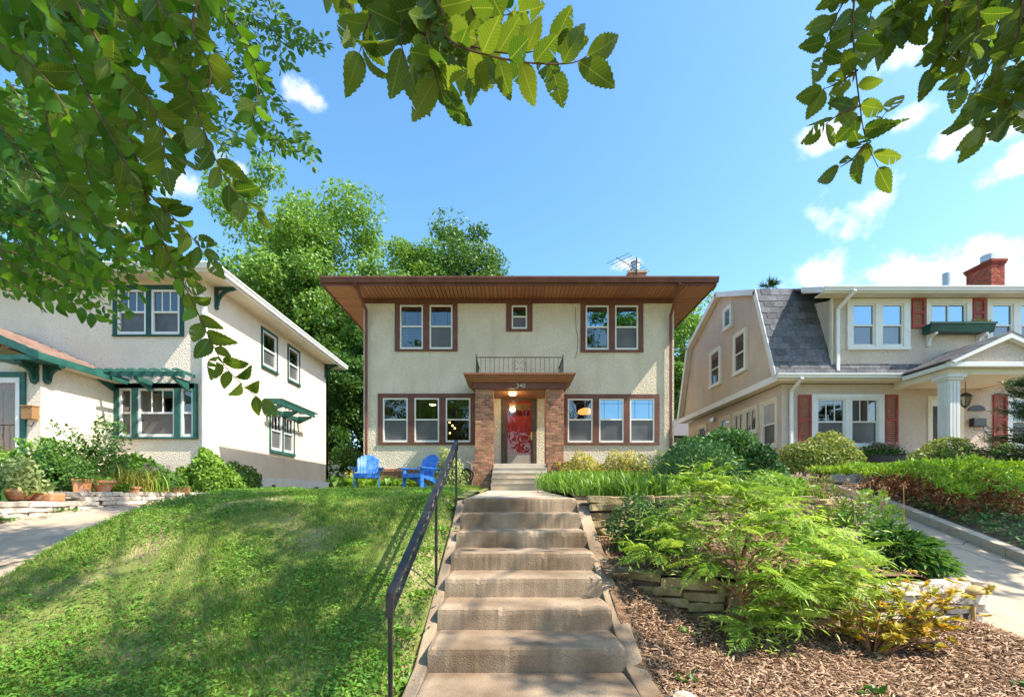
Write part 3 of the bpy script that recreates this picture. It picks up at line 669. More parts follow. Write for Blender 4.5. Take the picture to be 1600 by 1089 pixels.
    # balcony railing
    rl = MB(); y0 = 14.02; a, b = -1.10, 1.57; zb, zt = 3.76, 4.27
    rl.bar((a,y0,zt),(b,y0,zt),.03,.02); rl.bar((a,y0,zb+.03),(b,y0,zb+.03),.02,.015)
    for xx in (a, b):
        rl.bar((xx,y0,zt),(xx,HY,zt),.03,.02); rl.bar((xx,y0,zb+.03),(xx,HY,zb+.03),.02,.015); rl.bar((xx,y0,zb-.06),(xx,y0,zt+.06),.026,.026); rl.lathe((xx,y0,zt+.05),[(.004,0),(.022,.025),(.004,.05)],8)
    rail = rl.build('balcony_railing', 'black_metal', t)
    for i in range(1, 19):
        xx = a+(b-a)*i/19
        if i in (9, 10): continue
        m = MB(); m.bar((xx,y0,zb+.03),(xx,y0,zt),.012,.012); m.build('baluster', 'black_metal', rail)
    for xx in (a, b):
        for i in range(1, 8):
            yy = y0+(HY-y0)*i/8; m = MB(); m.bar((xx,yy,zb+.03),(xx,yy,zt),.012,.012); m.build('baluster', 'black_metal', rail)
    cxm = (a+b)/2
    for s in (-1, 1):
        for v in (-1, 1):
            pts = []
            for k in range(15):
                th = k/14*math.pi*1.5; r_ = .085*(1-.5*k/14); pts.append((cxm+s*(.02+.105-r_*math.cos(th)), y0, 4.025+v*(.06+r_*math.sin(th)*.9)))
            MB().tube(pts, .007, 5).build('scroll', 'black_metal', rail)
        m = MB(); m.bar((cxm+s*.16,y0,zb+.03),(cxm+s*.16,y0,zt),.012,.012); m.build('baluster', 'black_metal', rail)
    # front door: dark casing, red slab with lites, storm door of glass over a grey kick panel
    dx0, dx1, dz0, dz1 = hx(790.5), hx(832), 1.03, hz(624)
    m = MB(fr); m.box(dr[0], dx0, -.14, .03, 1.0, dr[3]); m.box(dx1, dr[1], -.14, .03, 1.0, dr[3]); m.box(dx0, dx1, -.14, .03, dz1, dr[3]); m.build('door_frame', 'door_dark', t, bevel=.006)
    m = MB(fr); m.box(dx0, dx1, -.135, -.09, 1.0, dz1); door = m.build('door', 'red_door', t)
    W = dx1-dx0; lz0, lz1 = hz(649), hz(630)
    for r_ in range(2):
        for k in range(3):
            a = dx0+.1*W+k*.275*W; m = MB(fr); m.box(a, a+.24*W, -.092, -.086, lz0+r_*.215, lz0+r_*.215+.19); m.build('pane', 'glass_dark' if r_ == 0 else 'lamp_pane', door)
    for k in range(1, 4):
        a = dx0+W*k/4; m = MB(fr); m.box(a-.006, a+.006, -.091, -.087, 1.36, lz0-.12); m.build('groove', 'door_dark', door)
    m = MB(fr); m.box(dx0+.002, dx0+.05, -.03, .0, 1.03, dz1-.002); m.box(dx1-.05, dx1-.002, -.03, .0, 1.03, dz1-.002); m.box(dx0+.05, dx1-.05, -.029, -.001, dz1-.05, dz1-.002); storm = m.build('storm_door', 'door_dark', t)
    m = MB(fr); m.box(dx0+.05, dx1-.05, -.026, -.006, 1.03, hz(711)); m.build('kick_panel', 'grey_panel', storm)
    m = MB(fr); m.box(dx0+.05, dx1-.05, -.018, -.014, hz(711), dz1-.05); m.build('pane', 'storm_glass', storm)
    m = MB(fr); m.bar((dx1-.03,.005,2.0),(dx1-.03,.06,2.0),.03,.03); m.bar((dx1-.03,.055,2.0),(dx1-.13,.055,2.0),.02,.025); m.box(dx1-.055,dx1-.008,.0,.01,1.88,2.14); m.build('handle', 'brass', storm)
    # porch floor and steps
    m = MB(); m.box(-.57, 1.04, f, HY-.001, .0, 1.0); m.build('porch_floor', 'porch_step_grey', t, bevel=.01)
    for k in range(1, 5):
        m = MB(); m.box(-.585-.005*k, 1.055+.005*k, f-.28*k, f-.28*(k-1)-.001, -.1, 1.0-.166*k); m.build('step', 'porch_step_grey' if k == 1 else 'porch_step', t, bevel=.01)
        m = MB(); m.box(-.59-.005*k, 1.06+.005*k, f-.28*k-.018, f-.28*(k-1)-.002, 1.0-.166*k+.001, 1.0-.166*k+.026); m.build('tread', 'porch_step_grey', t, bevel=.006)
    # a crack of loose cable on the wall by the upper right windows
    MB().tube([P(899,480,HY-.012), P(900,512,HY-.012), P(903,528,HY-.012), P(902,548,HY-.012), P(899,560,HY-.012)], .006, 5).build('cable', 'door_dark', t)
M('lamp_pane', (.25, .17, .03), (.33, .24, .05), scale=4, rough=.3)
GLASS('storm_glass', (.88, .88, .88), .03)
main_house()
def antenna():
    t = thing('antenna', (4.98, 18.2, 8.8), 'rooftop television antenna strapped to the brick chimney', 'antenna')
    MB().tube([(4.98,18.2,7.0), (4.98,18.2,9.55)], .02, 6).build('mast', 'black_metal', t)
    d = Vector((-.62, -.55, 0)).normalized(); c = Vector((4.98, 18.2, 9.06))
    MB().tube([c-d*.55+Vector((0,0,.02)), c+d*1.35], .015, 5).build('boom', 'black_metal', t)
    s = Vector((d.y, -d.x, 0))
    for k in range(9):
        p = c + d*(-.5+.22*k); l = .28+.03*k; MB().tube([p-s*l, p+s*l], .009, 4).build('element', 'black_metal', t)
    MB().tube([c+d*.55, (4.98,18.2,8.6)], .012, 5).build('brace', 'black_metal', t)
antenna()
# ------------------------------------------------------------------ left neighbour
def scroll_bracket(parent, fr, u, z, size, mat, th=.09):
    """curved knee bracket: leg down the wall, arm out, arc between, seen edge-on in n"""
    m = MB(fr)
    m.box(u-th/2, u+th/2, 0, .06, z-size, z); m.box(u-th/2, u+th/2, .06, size, z-.06, z)
    pts = [(u, .05+(size-.1)*(1-math.cos(a)), z-.05-(size-.1)*(1-math.sin(a))) for a in [i/9*math.pi/2 for i in range(10)]]
    for p, q in zip(pts, pts[1:]): m.bar(p, q, th*.8, .06, up=(1, 0, 0))
    m.lathe((u, .04, z-size-.03), [(.02,-.03),(.05,0),(.05,.04)], 8)
    return m.build('bracket', mat, parent)
def pergola(parent, fr, u0, u1, z, proj, n, mat, front_drop=.0):
    m = MB(fr); m.box(u0, u1, proj-.04, proj, z+.0, z+.10); per = m.build('pergola', mat, parent)
    m = MB(fr); m.box(u0+.1, u1-.1, .0, .05, z-.16, z-.04); m.build('ledger', mat, per)
    for i in range(n):
        u = u0+.12+(u1-u0-.24)*i/(n-1)
        m = MB(fr); m.prism([(u-.02,-.0,z+.10),(u-.02,proj+.16,z+.10),(u-.02,proj+.16,z+.13),(u-.02,proj+.05,z+.17),(u-.02,0,z+.17)], (.032, 0, 0)); m.build('rafter', mat, per)
    for u in (u0+.25, u1-.25, (u0+u1)/2):
        m = MB(fr); m.prism([(u-.03,.02,z-.24),(u-.03,.08,z-.24),(u-.03,proj-.02,z-.05),(u-.03,proj-.02,z-.0),(u-.03,.02,z-.0)], (.06, 0, 0)); m.build('knee_brace', mat, per)
    return per
HS = 1.336
def left_house():
    D = 11.0; XW = -7.40; k = F_PX/D; XL = -16.0; D2 = 18.3
    t = thing('house', (-9, D, .1), 'white stucco house with green window trim and green pergolas over its windows', 'house')
    fr = frame_of((0, D, 0), (1, 0, 0), (0, -1, 0)); fs = frame_of((XW, 0, 0), (0, 1, 0), (1, 0, 0))
    def gx(px): return (px-800)/k
    def gz(py): return (775-py)/k
    zs = 5.20
    up = [(gx(184),gx(229),gz(523.5),gz(453)), (gx(237),gx(281.5),gz(523.5),gz(453))]
    bay = [(gx(187),gx(207.5),gz(683),gz(607)), (gx(216),gx(274),gz(683),gz(607)), (gx(283),gx(303),gz(683),gz(607))]
    wall_openings(t, 'wall', fr, XL, XW, -.1, zs, up+bay, 'stucco_white')
    s1 = [(13.49,14.27,3.88,4.94), (15.06,15.78,3.87,4.95)]; s2 = [(13.95,14.62,1.43,2.58), (14.72,15.38,1.43,2.58)]
    wall_openings(t, 'wall', fs, D+.203, D2, .565, zs, s1+s2, 'stucco_white')
    bw = [(13.9,14.25,.08,.40), (16.9,17.45,.12,.40)]
    f2 = frame_of((XW+.03, 0, 0), (0, 1, 0), (1, 0, 0)); wall_openings(t, 'foundation', f2, D+.05, D2+.02, -.5, .562, bw, 'white_paint')
    m = MB(); m.box(XL, XW, D2-.2, D2-.001, -.1, zs); m.box(XL, XL+.2, D+.21, D2-.21, -.1, zs); m.build('wall', 'stucco_white', t)
    m = MB(); m.box(XL+.2, XW-.2, D+2.5, D+2.6, 0, zs); m.box(XW-2.5, XW-2.4, D+2.6, D2-.2, 0, zs); m.build('interior_wall', 'interior', t)
    for h in up: window(t, fr, *h, zm=gz(487.7), mat='white_paint', came='grid', low='screen_glass', fw=.05)
    trim_frame(t, fr, gx(177), gx(288), gz(526), gz(446), up, 'dark_green')
    for i, h in enumerate(bay): window(t, fr, *h, zm=gz(645), mat='white_paint', came='grid' if i == 1 else None, fw=.05, curtain=(h[0]+.03, h[0]+(h[1]-h[0])*.45, h[2], h[3]) if i == 1 else None)
    trim_frame(t, fr, gx(180), gx(310), gz(686), gz(600), bay, 'green_trim', n1=.05)
    for h in s1: window(t, fs, *h, zm=4.42, mat='white_paint', low='screen_glass', fw=.05)
    for h in s1: trim_frame(t, fs, h[0]-.08, h[1]+.08, h[2]-.08, h[3]+.08, [h], 'dark_green')
    for h in s2: window(t, fs, *h, zm=2.05, mat='white_paint', came='grid', fw=.05)
    trim_frame(t, fs, s2[0][0]-.09, s2[1][1]+.09, 1.33, 2.67, s2, 'green_trim')
    for h in bw: window(t, f2, *h, mat='white_paint', up='glass_dark', fw=.05)
    # eaves: flat plastered soffit, gutter, low roof
    o = .52; e = XW+o; f0 = D-o; b1 = D2+o
    m = MB(); m.box(XL-o, e-.03, f0+.03, b1-.03, zs, zs+.03); m.build('soffit', 'cream_paint', t)
    m = MB(); m.box(XL-o, e, f0, f0+.029, zs-.02, zs+.16); m.box(e-.029, e, f0+.03, b1, zs-.02, zs+.16); m.build('fascia', 'white_paint', t)
    gutter(t, (XL-o, f0, zs+.03), (e+.1, f0, zs+.03), 'white_paint', (0,-1,0), h=.13, w=.11); gutter(t, (e, f0-.1, zs+.03), (e, b1+.02, zs+.03), 'white_paint', (1,0,0), h=.13, w=.11)
    m = MB(); cy = (f0+b1)/2; zr = zs+1.5
    m.poly([(XL-o,f0,zs+.15),(e,f0,zs+.15),(e-3.5,cy,zr),(XL,cy,zr)]); m.poly([(e,f0,zs+.15),(e,b1,zs+.15),(e-3.5,cy,zr)]); m.poly([(e,b1,zs+.15),(XL-o,b1,zs+.15),(XL,cy,zr),(e-3.5,cy,zr)]); m.build('roof', 'roof_brown', t)
    scroll_bracket(t, fs, 11.35, zs-.0, .50, 'dark_green'); scroll_bracket(t, fs, D2-.3, zs, .5, 'dark_green')
    downspout(t, [P(272,430,10.45), (XW+.02, D-.08, 4.72), (XW+.02, D-.08, .95), (XW+.15, D-.3, .8)], 'white_paint', w=.09)
    pergola(t, fr, gx(165), gx(312), 2.66+.1, .55, 9, 'green_trim'); pergola(t, fs, 13.45, 15.95, 2.74, .5, 10, 'green_trim')
    # entry vestibule with a gabled hood roof
    vx, vd = -9.6, 9.27
    fv = frame_of((0, vd, 0), (1, 0, 0), (0, -1, 0)); kv = F_PX/vd
    dxa, dxb = -11.3, (33-800)/kv; dz = (775-590)/kv
    wall_openings(t, 'wall', fv, -13.5, vx, -.1, 2.72, [(dxa, dxb, .75, dz)], 'stucco_white', th=.15)
    m = MB(); m.box(vx-.15, vx, vd+.152, D-.001, -.1, 2.72); m.build('wall', 'stucco_white', t)
    m = MB(fv); m.box(dxa, dxa+.09, -.1, .02, .75, dz); m.box(dxb-.1, dxb, -.1, .02, .75, dz); m.box(dxa+.09, dxb-.1, -.1, .019, dz-.1, dz); m.build('door_frame', 'white_paint', t)
    m = MB(fv); m.box(dxb, dxb+.11, -.02, .035, .75, dz+.11); m.box(dxa-.1, dxb, -.02, .034, dz, dz+.11); m.build('door_trim', 'green_trim', t)
    m = MB(fv); m.box(dxa+.09, dxb-.1, -.11, -.06, .75, dz-.1); dd = m.build('door', 'door_wood', t)
    for q in range(4):
        w = (dxb-.1-dxa-.09)/4; a = dxa+.09+w*q; m = MB(fv); m.box(a+.05, a+w-.05, -.06, -.045, 1.0, dz-.25); m.build('door_panel', 'wood_brown', dd)
    m = MB(fv); m.box(dxa+.09, dxb-.1, -.03, -.026, .75, dz-.1); m.build('pane', 'storm_glass', dd)
    ez = 2.80; sl_ = math.tan(R(23)); ov = .32; rx = -11.9; fy = vd-.35
    m = MB(); top = [(vx+ov, ez), (rx, ez+(vx+ov-rx)*sl_), (2*rx-vx-ov, ez)]
    m.prism([(x, fy, z) for x, z in top]+[(x, fy, z-.1) for x, z in reversed(top)], (0, D-.002-fy, 0)); roof = m.build('hood_roof', 'roof_brown', t)
    ang = R(23); nrow = 11; ex = .235
    sh = MB(); sh.box(-.125, .125, 0, .245, 0, .012); shm = bpy.data.meshes.new('shingle'); shm.from_pydata([(p[1], p[0], p[2]) for p in sh.v], [], [f[::-1] for f in sh.f]); shm.materials.append(MATS['shingle_pink'])
    for i in range(nrow):
        s0 = i*ex
        for j in range(8):
            y = fy+.125+(j+(.5 if i % 2 else 0))*.25
            if y > D-.14: continue
            x = vx+ov-s0*math.cos(ang); z = ez+s0*math.sin(ang)+.012
            link('shingle', shm, roof, (x, y, z), (0, ang+R(2.2), math.pi))
    m = MB(); m.box(vx+ov, vx+ov+.03, fy, D-.003, ez-.12, ez+.02); m.build('fascia', 'green_trim', t)
    m = MB(); m.prism([(vx+ov+.03, fy-.03, ez-.12), (vx+ov+.03, fy-.03, ez+.03), (rx, fy-.03, ez+.03+(vx+ov-rx)*sl_), (rx, fy-.03, ez-.14+(vx+ov-rx)*sl_)], (0, .03, 0)); m.build('rake_board', 'green_trim', t)
    m = MB(); m.box(vx-.55, vx+ov-.001, fy-.02, vd-.001, ez-.125, ez-.03); m.build('eave_return', 'green_trim', t)
    m = MB(); m.box(vx+.001, vx+ov-.002, vd, D-.004, ez-.10, ez-.085); m.build('soffit', 'cream_paint', t)
    fvs = frame_of((vx, 0, 0), (0, 1, 0), (1, 0, 0))
    scroll_bracket(t, fvs, vd+.1, ez-.10, .34, 'dark_green', th=.14); scroll_bracket(t, fv, vx-.1, ez-.13, .34, 'dark_green', th=.14)
    # entry stoop with an iron railing
    m = MB(); m.box(-13.4, -9.9, vd-1.1, vd-.002, -.1, .74); m.build('stoop', 'white_paint', t, bevel=.01)
    rl = MB(); yy = vd-1.05; rl.tube([(-12.5,yy,1.62),(-10.35,yy,1.62),(-10.2,yy,1.58),(-10.0,yy,1.45)], .016, 6); rl.bar((-12.5,yy,.95),(-10.05,yy,.95),.02,.012); rl.bar((-9.98,yy,-.05),(-9.98,yy,1.5),.022,.022); rail = rl.build('railing', 'black_metal', t)
    for i in range(18):
        x = -12.4+i*.135; m = MB(); m.bar((x,yy,.9),(x,yy,1.61),.012,.012); m.build('baluster', 'black_metal', rail)
    # the parts are drawn at three quarter size; the house stands with its front wall at y = 14.7 and eaves 7 m up
    t.scale = (HS, HS, HS); t.location = (-12.024, 14.696, .134)
left_house()
def mailbox():
    t = thing('mailbox', (-9.72, 9.2, 1.6), 'brown wall mailbox with a paper hook beside the wooden door', 'mailbox')
    c = Vector((-9.72, 9.265, 0)); MB().box(-9.86, -9.63, 9.13, 9.265, 1.55, 1.80).build('box', 'wood_brown', t, bevel=.008); MB().box(-9.87, -9.62, 9.115, 9.266, 1.802, 1.825).build('lid', 'wood_brown', t, bevel=.005)
    MB().tube([(-9.80,9.2,1.55),(-9.80,9.18,1.45),(-9.70,9.18,1.40),(-9.66,9.2,1.5)], .009, 5).build('hook', 'black_metal', t)
    t.scale = (HS, HS, HS); t.location = (-12.986, 12.291, 2.138)
mailbox()
# ------------------------------------------------------------------ right neighbour (gambrel house)
M('pane_dark', (.035, .045, .045), (.06, .07, .065), scale=2, rough=.06, spec=.9)
def win_proud(t, fr, h, trim, up='glass', low='screen_glass', zm='mid', came=None, split=None, tw=.11, back='interior', mat='white_paint', sillx=.0):
    O, U, Nn = fr
    m = MB(fr); m.box(h[0], h[1], .002, .012, h[2], h[3]); b = m.build('window_back', back, t)
    f2 = (O + Nn*.085, U, Nn)
    z = (h[2]+h[3])/2 if zm == 'mid' else zm
    window(t, f2, *h, zm=z, mat=mat, up=up, low=low, came=came, split=split, fw=.045, n0=-.07, n1=.005)
    m = MB(fr); u0, u1, z0, z1 = h
    m.box(u0-tw, u0, .001, .10, z0, z1); m.box(u1, u1+tw, .001, .10, z0, z1); m.box(u0-tw, u1+tw, .001, .105, z1, z1+tw); m.box(u0-tw-.02, u1+tw+.02, .001, .13, z0-tw*.7, z0)
    m.build('window_trim', mat, t, bevel=.005)
def shutter(t, fr, u0, u1, z0, z1, n=.0):
    m = MB(fr); st = .06
    m.box(u0, u0+st, .01, .05, z0, z1); m.box(u1-st, u1, .01, .05, z0, z1); m.box(u0+st, u1-st, .01, .049, z1-.08, z1); m.box(u0+st, u1-st, .01, .049, z0, z0+.1); zm = z0+(z1-z0)*.52
    m.box(u0+st, u1-st, .01, .049, zm-.04, zm+.04); s = m.build('shutter', 'shutter_red', t)
    for a, b in ((z0+.1, zm-.04), (zm+.04, z1-.08)):
        k = max(2, int((b-a)/.055))
        for i in range(k):
            zz = a+(b-a)*(i+.5)/k; m = MB(fr); m.prism([(u0+st,.014,zz-.012),(u0+st,.044,zz-.03),(u0+st,.044,zz-.018),(u0+st,.014,zz+.004)], (u1-u0-2*st, 0, 0)); m.build('slat', 'shutter_red', s)
def right_house():
    t = thing('house', (12, 14, .35), 'gambrel roofed stucco house with red shutters and a columned porch', 'house')
    DF = 14.0; XW = 8.30; XG = 8.12; XR = 7.90; XE = 19.6; k = F_PX/DF
    fr = frame_of((0, DF, 0), (1, 0, 0), (0, -1, 0)); fs = frame_of((XW, 0, 0), (0, 1, 0), (-1, 0, 0)); fg = frame_of((XG, 0, 0), (0, 1, 0), (-1, 0, 0))
    def qx(px): return (px-800)/k
    def qz(py): return (775-py)/k
    w1 = [(qx(1275.5), qx(1320), 1.55, qz(623)), (qx(1329), qx(1372), 1.55, qz(623))]
    dr = (qx(1449), qx(1505), .69, qz(619)); w2 = [(15.35, 16.25, 1.55, qz(623)), (16.4, 17.3, 1.55, qz(623))]
    wall_openings(t, 'wall', fr, XW, XE, -.2, 3.44, w1+w2+[dr], 'stucco_grey')
    sw = [(14.32,15.07,1.62,3.0), (15.45,16.2,2.22,3.0), (16.28,16.98,2.22,3.0), (17.33,18.06,1.62,3.0), (19.45,20.2,1.62,3.0)]
    wall_openings(t, 'wall', fs, DF+.203, 21.4, -.2, 3.44, sw, 'stucco_grey')
    m = MB(); m.box(XW+.01, XE, 21.2, 21.4, -.2, 3.44); m.box(XE-.2, XE-.01, DF+.21, 21.19, -.2, 3.44); m.build('wall', 'stucco_grey', t)
    m = MB(); m.box(XW+2, XW+2.1, DF+2, 21, 0, 3.4); m.box(XW+2.11, XE-.3, DF+1.8, DF+1.9, 0, 3.4); m.build('interior_wall', 'interior', t)
    for h in w1: window(t, fr, *h, zm=qz(659), mat='white_paint', came='grid', curtain=(h[1]-.35, h[1]-.03, h[2], h[3]), fw=.05)
    trim_frame(t, fr, qx(1267.5), qx(1381), 1.42, qz(616), w1, 'white_paint', n1=.04)
    for h in w2: window(t, fr, *h, zm=qz(659), mat='white_paint', came='grid', fw=.05)
    trim_frame(t, fr, 15.22, 17.43, 1.42, qz(616), w2, 'white_paint', n1=.04)
    shutter(t, fr, qx(1247), qx(1267), 1.5, qz(617)); shutter(t, fr, qx(1381.5), qx(1402), 1.5, qz(617)); shutter(t, fr, 14.78, 15.2, 1.5, qz(617))
    for i, h in enumerate(sw):
        if i in (1, 2): window(t, fs, *h, mat='white_frame', up='glass', split=[(h[0]+h[1])/2], fw=.05)
        else: window(t, fs, *h, zm=(h[2]+h[3])/2, mat='white_frame', up='blind' if i == 0 else 'glass', fw=.05)
    for g in ([sw[0]], sw[1:3], [sw[3]], [sw[4]]): trim_frame(t, fs, g[0][0]-.11, g[-1][1]+.11, g[0][2]-.11, g[0][3]+.1, g, 'cream_paint', n1=.04)
    # door
    m = MB(fr); m.box(dr[0], dr[0]+.1, -.1, .03, .69, dr[3]); m.box(dr[1]-.1, dr[1], -.1, .03, .69, dr[3]); m.box(dr[0]+.1, dr[1]-.1, -.1, .029, dr[3]-.1, dr[3]); m.build('door_frame', 'cream_paint', t)
    m = MB(fr); m.box(dr[0]+.1, dr[1]-.1, -.09, -.05, .69, dr[3]-.1); d_ = m.build('door', 'white_paint', t)
    m = MB(fr); m.box(dr[0]+.22, dr[0]+.36, -.05, -.04, 1.0, dr[3]-.3); m.build('pane', 'pane_dark', d_); m = MB(fr); m.box(dr[0]+.5, dr[1]-.25, -.05, -.035, 1.0, 1.9); m.build('door_panel', 'white_paint', d_); m = MB(fr); m.bar((dr[1]-.16,-.05,1.75),(dr[1]-.16,.0,1.75),.05,.12); m.build('handle', 'black_metal', d_)
    # gambrel gable wall, floor-line pent, roof planes
    pro = [(13.6,3.63),(14.75,6.70),(17.67,7.90),(20.6,6.70),(21.75,3.63)]
    ins = [(13.78,3.60),(14.87,6.58),(17.67,7.74),(20.48,6.58),(21.57,3.60)]
    m = MB(); m.prism([(XG, y, z) for y, z in ins], (.2, 0, 0)); m.build('gable_wall', 'stucco_grey', t)
    m = MB(); m.prism([(XE-.3, y, z) for y, z in ins], (.2, 0, 0)); m.build('gable_wall', 'stucco_grey', t)
    m = MB(); m.box(XR+.03, XW-.001, 13.62, 21.7, 3.46, 3.595); m.build('floor_band', 'cream_paint', t, bevel=.006); m = MB(); m.box(XR, XR+.028, 13.6, 21.72, 3.44, 3.64); m.build('fascia', 'white_paint', t)
    m = MB(); m.box(XW+.003, XE, 13.62, DF-.001, 3.46, 3.595); m.build('soffit', 'cream_paint', t)
    roof = None
    for i in range(4):
        (ya, za), (yb, zb) = pro[i], pro[i+1]; n = Vector((0, -(zb-za), (yb-ya))).normalized()
        if n.z < 0: n = -n
        x0 = XR; m = MB(); m.prism([(x0,ya,za),(x0,yb,zb),(x0,yb-n.y*.06,zb-n.z*.06),(x0,ya-n.y*.06,za-n.z*.06)], (XE+.2-x0, 0, 0)); r_ = m.build('roof', 'roof_brown' if i else 'shingle_grey', t)
        if i == 0: roof = r_
        m = MB(); w = .17; m.prism([(XR-.025,ya,za+.01),(XR-.025,yb,zb+.01),(XR-.025,yb-n.y*w,zb-n.z*w),(XR-.025,ya-n.y*w,za-n.z*w)], (.024, 0, 0)); m.build('rake_board', 'white_paint', t)
        m = MB(); o2 = .09; m.prism([(XR,ya-n.y*o2,za-n.z*o2),(XR,yb-n.y*o2,zb-n.z*o2),(XR,yb-n.y*(o2+.03),zb-n.z*(o2+.03)),(XR,ya-n.y*(o2+.03),za-n.z*(o2+.03))], (XG-XR+.01, 0, 0)); m.build('rake_soffit', 'cream_paint', t)
    # shingles of the steep front slope, one by one
    sd = Vector((0, 14.75-13.6, 6.70-3.63)); SLp = sd.length; sd.normalize(); nn = Vector((0, -sd.z, sd.y)); ang = math.atan2(sd.z, sd.y)
    q = MB(); q.box(-.148, .148, 0, .27, 0, .013); shm = bpy.data.meshes.new('shingle'); shm.from_pydata(q.v, [], q.f); shm.materials.append(MATS['shingle_grey'])
    rows = 14; ex = SLp/rows
    for i in range(rows):
        p0 = Vector((0, 13.6, 3.63)) + sd*(i*ex-.02) + nn*.004
        j = 0
        while True:
            x = XR+.15+(j+(.5 if i % 2 else 0))*.302; j += 1
            yy = p0.y
            lim = 9.62 if yy > 13.72 else XE
            if x > min(lim, 12.6): break
            link('shingle', shm, roof, (x+rng.uniform(-.004,.004), p0.y, p0.z), (ang-R(2.3)+R(rng.uniform(-.3,.3)), 0, 0))
    gutter(t, (XR, 13.6, 3.52), (11.62, 13.6, 3.52), 'white_paint', (0,-1,0), h=.13, w=.11)
    downspout(t, [(8.62,13.52,3.5),(8.55,DF-.07,3.2),(8.55,DF-.07,.5)], 'white_paint', w=.09)
    # wall dormer
    YD = 13.72; kd = F_PX/YD; fd = frame_of((0, YD, 0), (1, 0, 0), (0, -1, 0)); X0 = 9.66
    def rx(px): return (px-800)/kd
    def rz(py): return (775-py)/kd
    u1 = [(rx(1331),rx(1366.5),rz(542),rz(475)), (rx(1376.5),rx(1411),rz(542),rz(475))]; u2 = (rx(1453.5),rx(1509),rz(512),rz(475)); u3 = [(rx(1548.5),rx(1582),rz(542),rz(475)), (rx(1593),rx(1627),rz(542),rz(475))]
    zt = 5.96
    wall_openings(t, 'dormer_wall', fd, X0, XE-.3, 3.62, zt, u1+[u2]+u3, 'stucco_grey')
    m = MB(); m.prism([(X0, YD+.203, 3.66),(X0, YD+.203, zt),(X0, 14.6, zt+.2),(X0, 14.55, 6.1)], (.12, 0, 0)); m.build('dormer_cheek', 'stucco_grey', t)
    m = MB(); m.prism([(X0-.03, YD+.0, 3.70),(X0-.03, YD-.05, zt),(X0-.03, YD+.06, zt),(X0-.03, YD+.11, 4.0)], (.028, 0, 0)); m.build('corner_board', 'cream_paint', t)
    for i, h in enumerate(u1+u3): window(t, fd, *h, zm=rz(508.5), mat='white_frame', up='glass_sky', low='glass', fw=.05, curtain=(h[0]+.04, h[1]-.04-.12*(i % 2), h[2]+.1+.35*((i+1) % 2), h[3]))
    window(t, fd, *u2, mat='white_frame', up='glass_sky', split=[(u2[0]+u2[1])/2], fw=.05, curtain=(u2[0]+.06, u2[1]-.06, u2[2], u2[3]))
    trim_frame(t, fd, rx(1323), rx(1421), rz(547), rz(467.5), u1, 'white_paint', n1=.045); trim_frame(t, fd, rx(1446), rx(1517), rz(516), rz(467.5), [u2], 'white_paint', n1=.045); trim_frame(t, fd, rx(1541), rx(1636), rz(547), rz(467.5), u3, 'white_paint', n1=.045)
    shutter(t, fd, rx(1424), rx(1444.5), rz(513.5), rz(467)); shutter(t, fd, rx(1518.5), rx(1538), rz(513.5), rz(467))
    m = MB(); ys, ye = 13.3, 17.67; za, zb = 6.03, 7.86
    m.prism([(9.1,ys,za),(9.1,ye,zb),(9.1,ye,zb+.07),(9.1,ys,za+.07)], (XE+.2-9.1, 0, 0)); m.build('dormer_roof', 'roof_brown', t)
    m = MB(); m.box(9.12, XE, 13.32, YD-.001, zt-.0, zt+.03); m.build('soffit', 'cream_paint', t)
    m = MB(); m.prism([(9.08,13.28,za-.10),(9.08,14.3,6.40),(9.08,14.3,6.55),(9.08,13.28,za+.08)], (.03, 0, 0)); m.build('rake_board', 'white_paint', t)
    m = MB(); m.prism([(9.111,13.3,za-.08),(9.111,14.3,6.36),(9.111,14.3,6.39),(9.111,13.3,za-.05)], (.54, 0, 0)); m.build('soffit', 'cream_paint', t)
    m = MB(); m.box(9.11, XE, 13.285, 13.315, zt-.03, za+.06); m.build('fascia', 'white_paint', t)
    gutter(t, (9.08, 13.285, zt+.01), (XE, 13.285, zt+.01), 'white_paint', (0,-1,0), h=.13, w=.11)
    downspout(t, [(9.95,13.2,zt),(9.78,YD-.06,5.6),(9.78,YD-.06,3.78)], 'white_paint', w=.09)
    # flower box on brackets under the small dormer window
    b0, b1, bz0, bz1 = rx(1439), rx(1537), rz(524), rz(511.5)
    m = MB(fd); m.prism([(b0,.05,bz0),(b0,.30,bz0),(b0,.36,bz1),(b0,.05,bz1)], (b1-b0, 0, 0)); bx = m.build('flower_box', 'dark_green', t); m = MB(fd); m.box(b0-.02, b1+.02, .32, .385, bz1-.02, bz1+.03); m.build('lip', 'dark_green', bx)
    for u in (b0+.2, b1-.2): scroll_bracket(t, fd, u, bz0-.002, .30, 'white_paint', th=.07)
    # lower window box
    m = MB(fr); m.box(qx(1335), qx(1402), .05, .3, 1.05, 1.28); m.build('flower_box', 'black_metal', t)
    # gable windows on the side
    for h in ((16.78,17.24,6.3,6.98), (15.74,16.45,4.40,5.72), (17.67,18.42,4.40,5.72)):
        win_proud(t, fg, h, .09, up='pane_dark', low='pane_dark', zm=None if h[3] > 6.5 else (h[2]+h[3])/2, tw=.10, mat='white_frame', back='door_dark')
    m = MB(fs); m.box(18.5, 18.8, .0, .12, 3.05, 3.2); m.build('vent_hood', 'metal_grey', t)
    # low rear wing
    m = MB(); m.box(7.2, 10, 22.5, 27, -.2, 2.9); m.build('rear_wing', 'stucco_grey', t); m = MB(); m.prism([(6.9,22.2,2.95),(6.9,24.7,4.2),(6.9,27.3,2.95)], (3.5, 0, 0)); m.build('rear_roof', 'shingle_grey', t)
    # chimney: brick by brick on the two faces that show
    c0, c1, y0, y1 = 18.85, 19.4, 17.9, 18.9
    pier = brick_pier(t, 'chimney', c0, c1, y0, y1, 7.6, 9.13, mat='brick_red', course=.085)
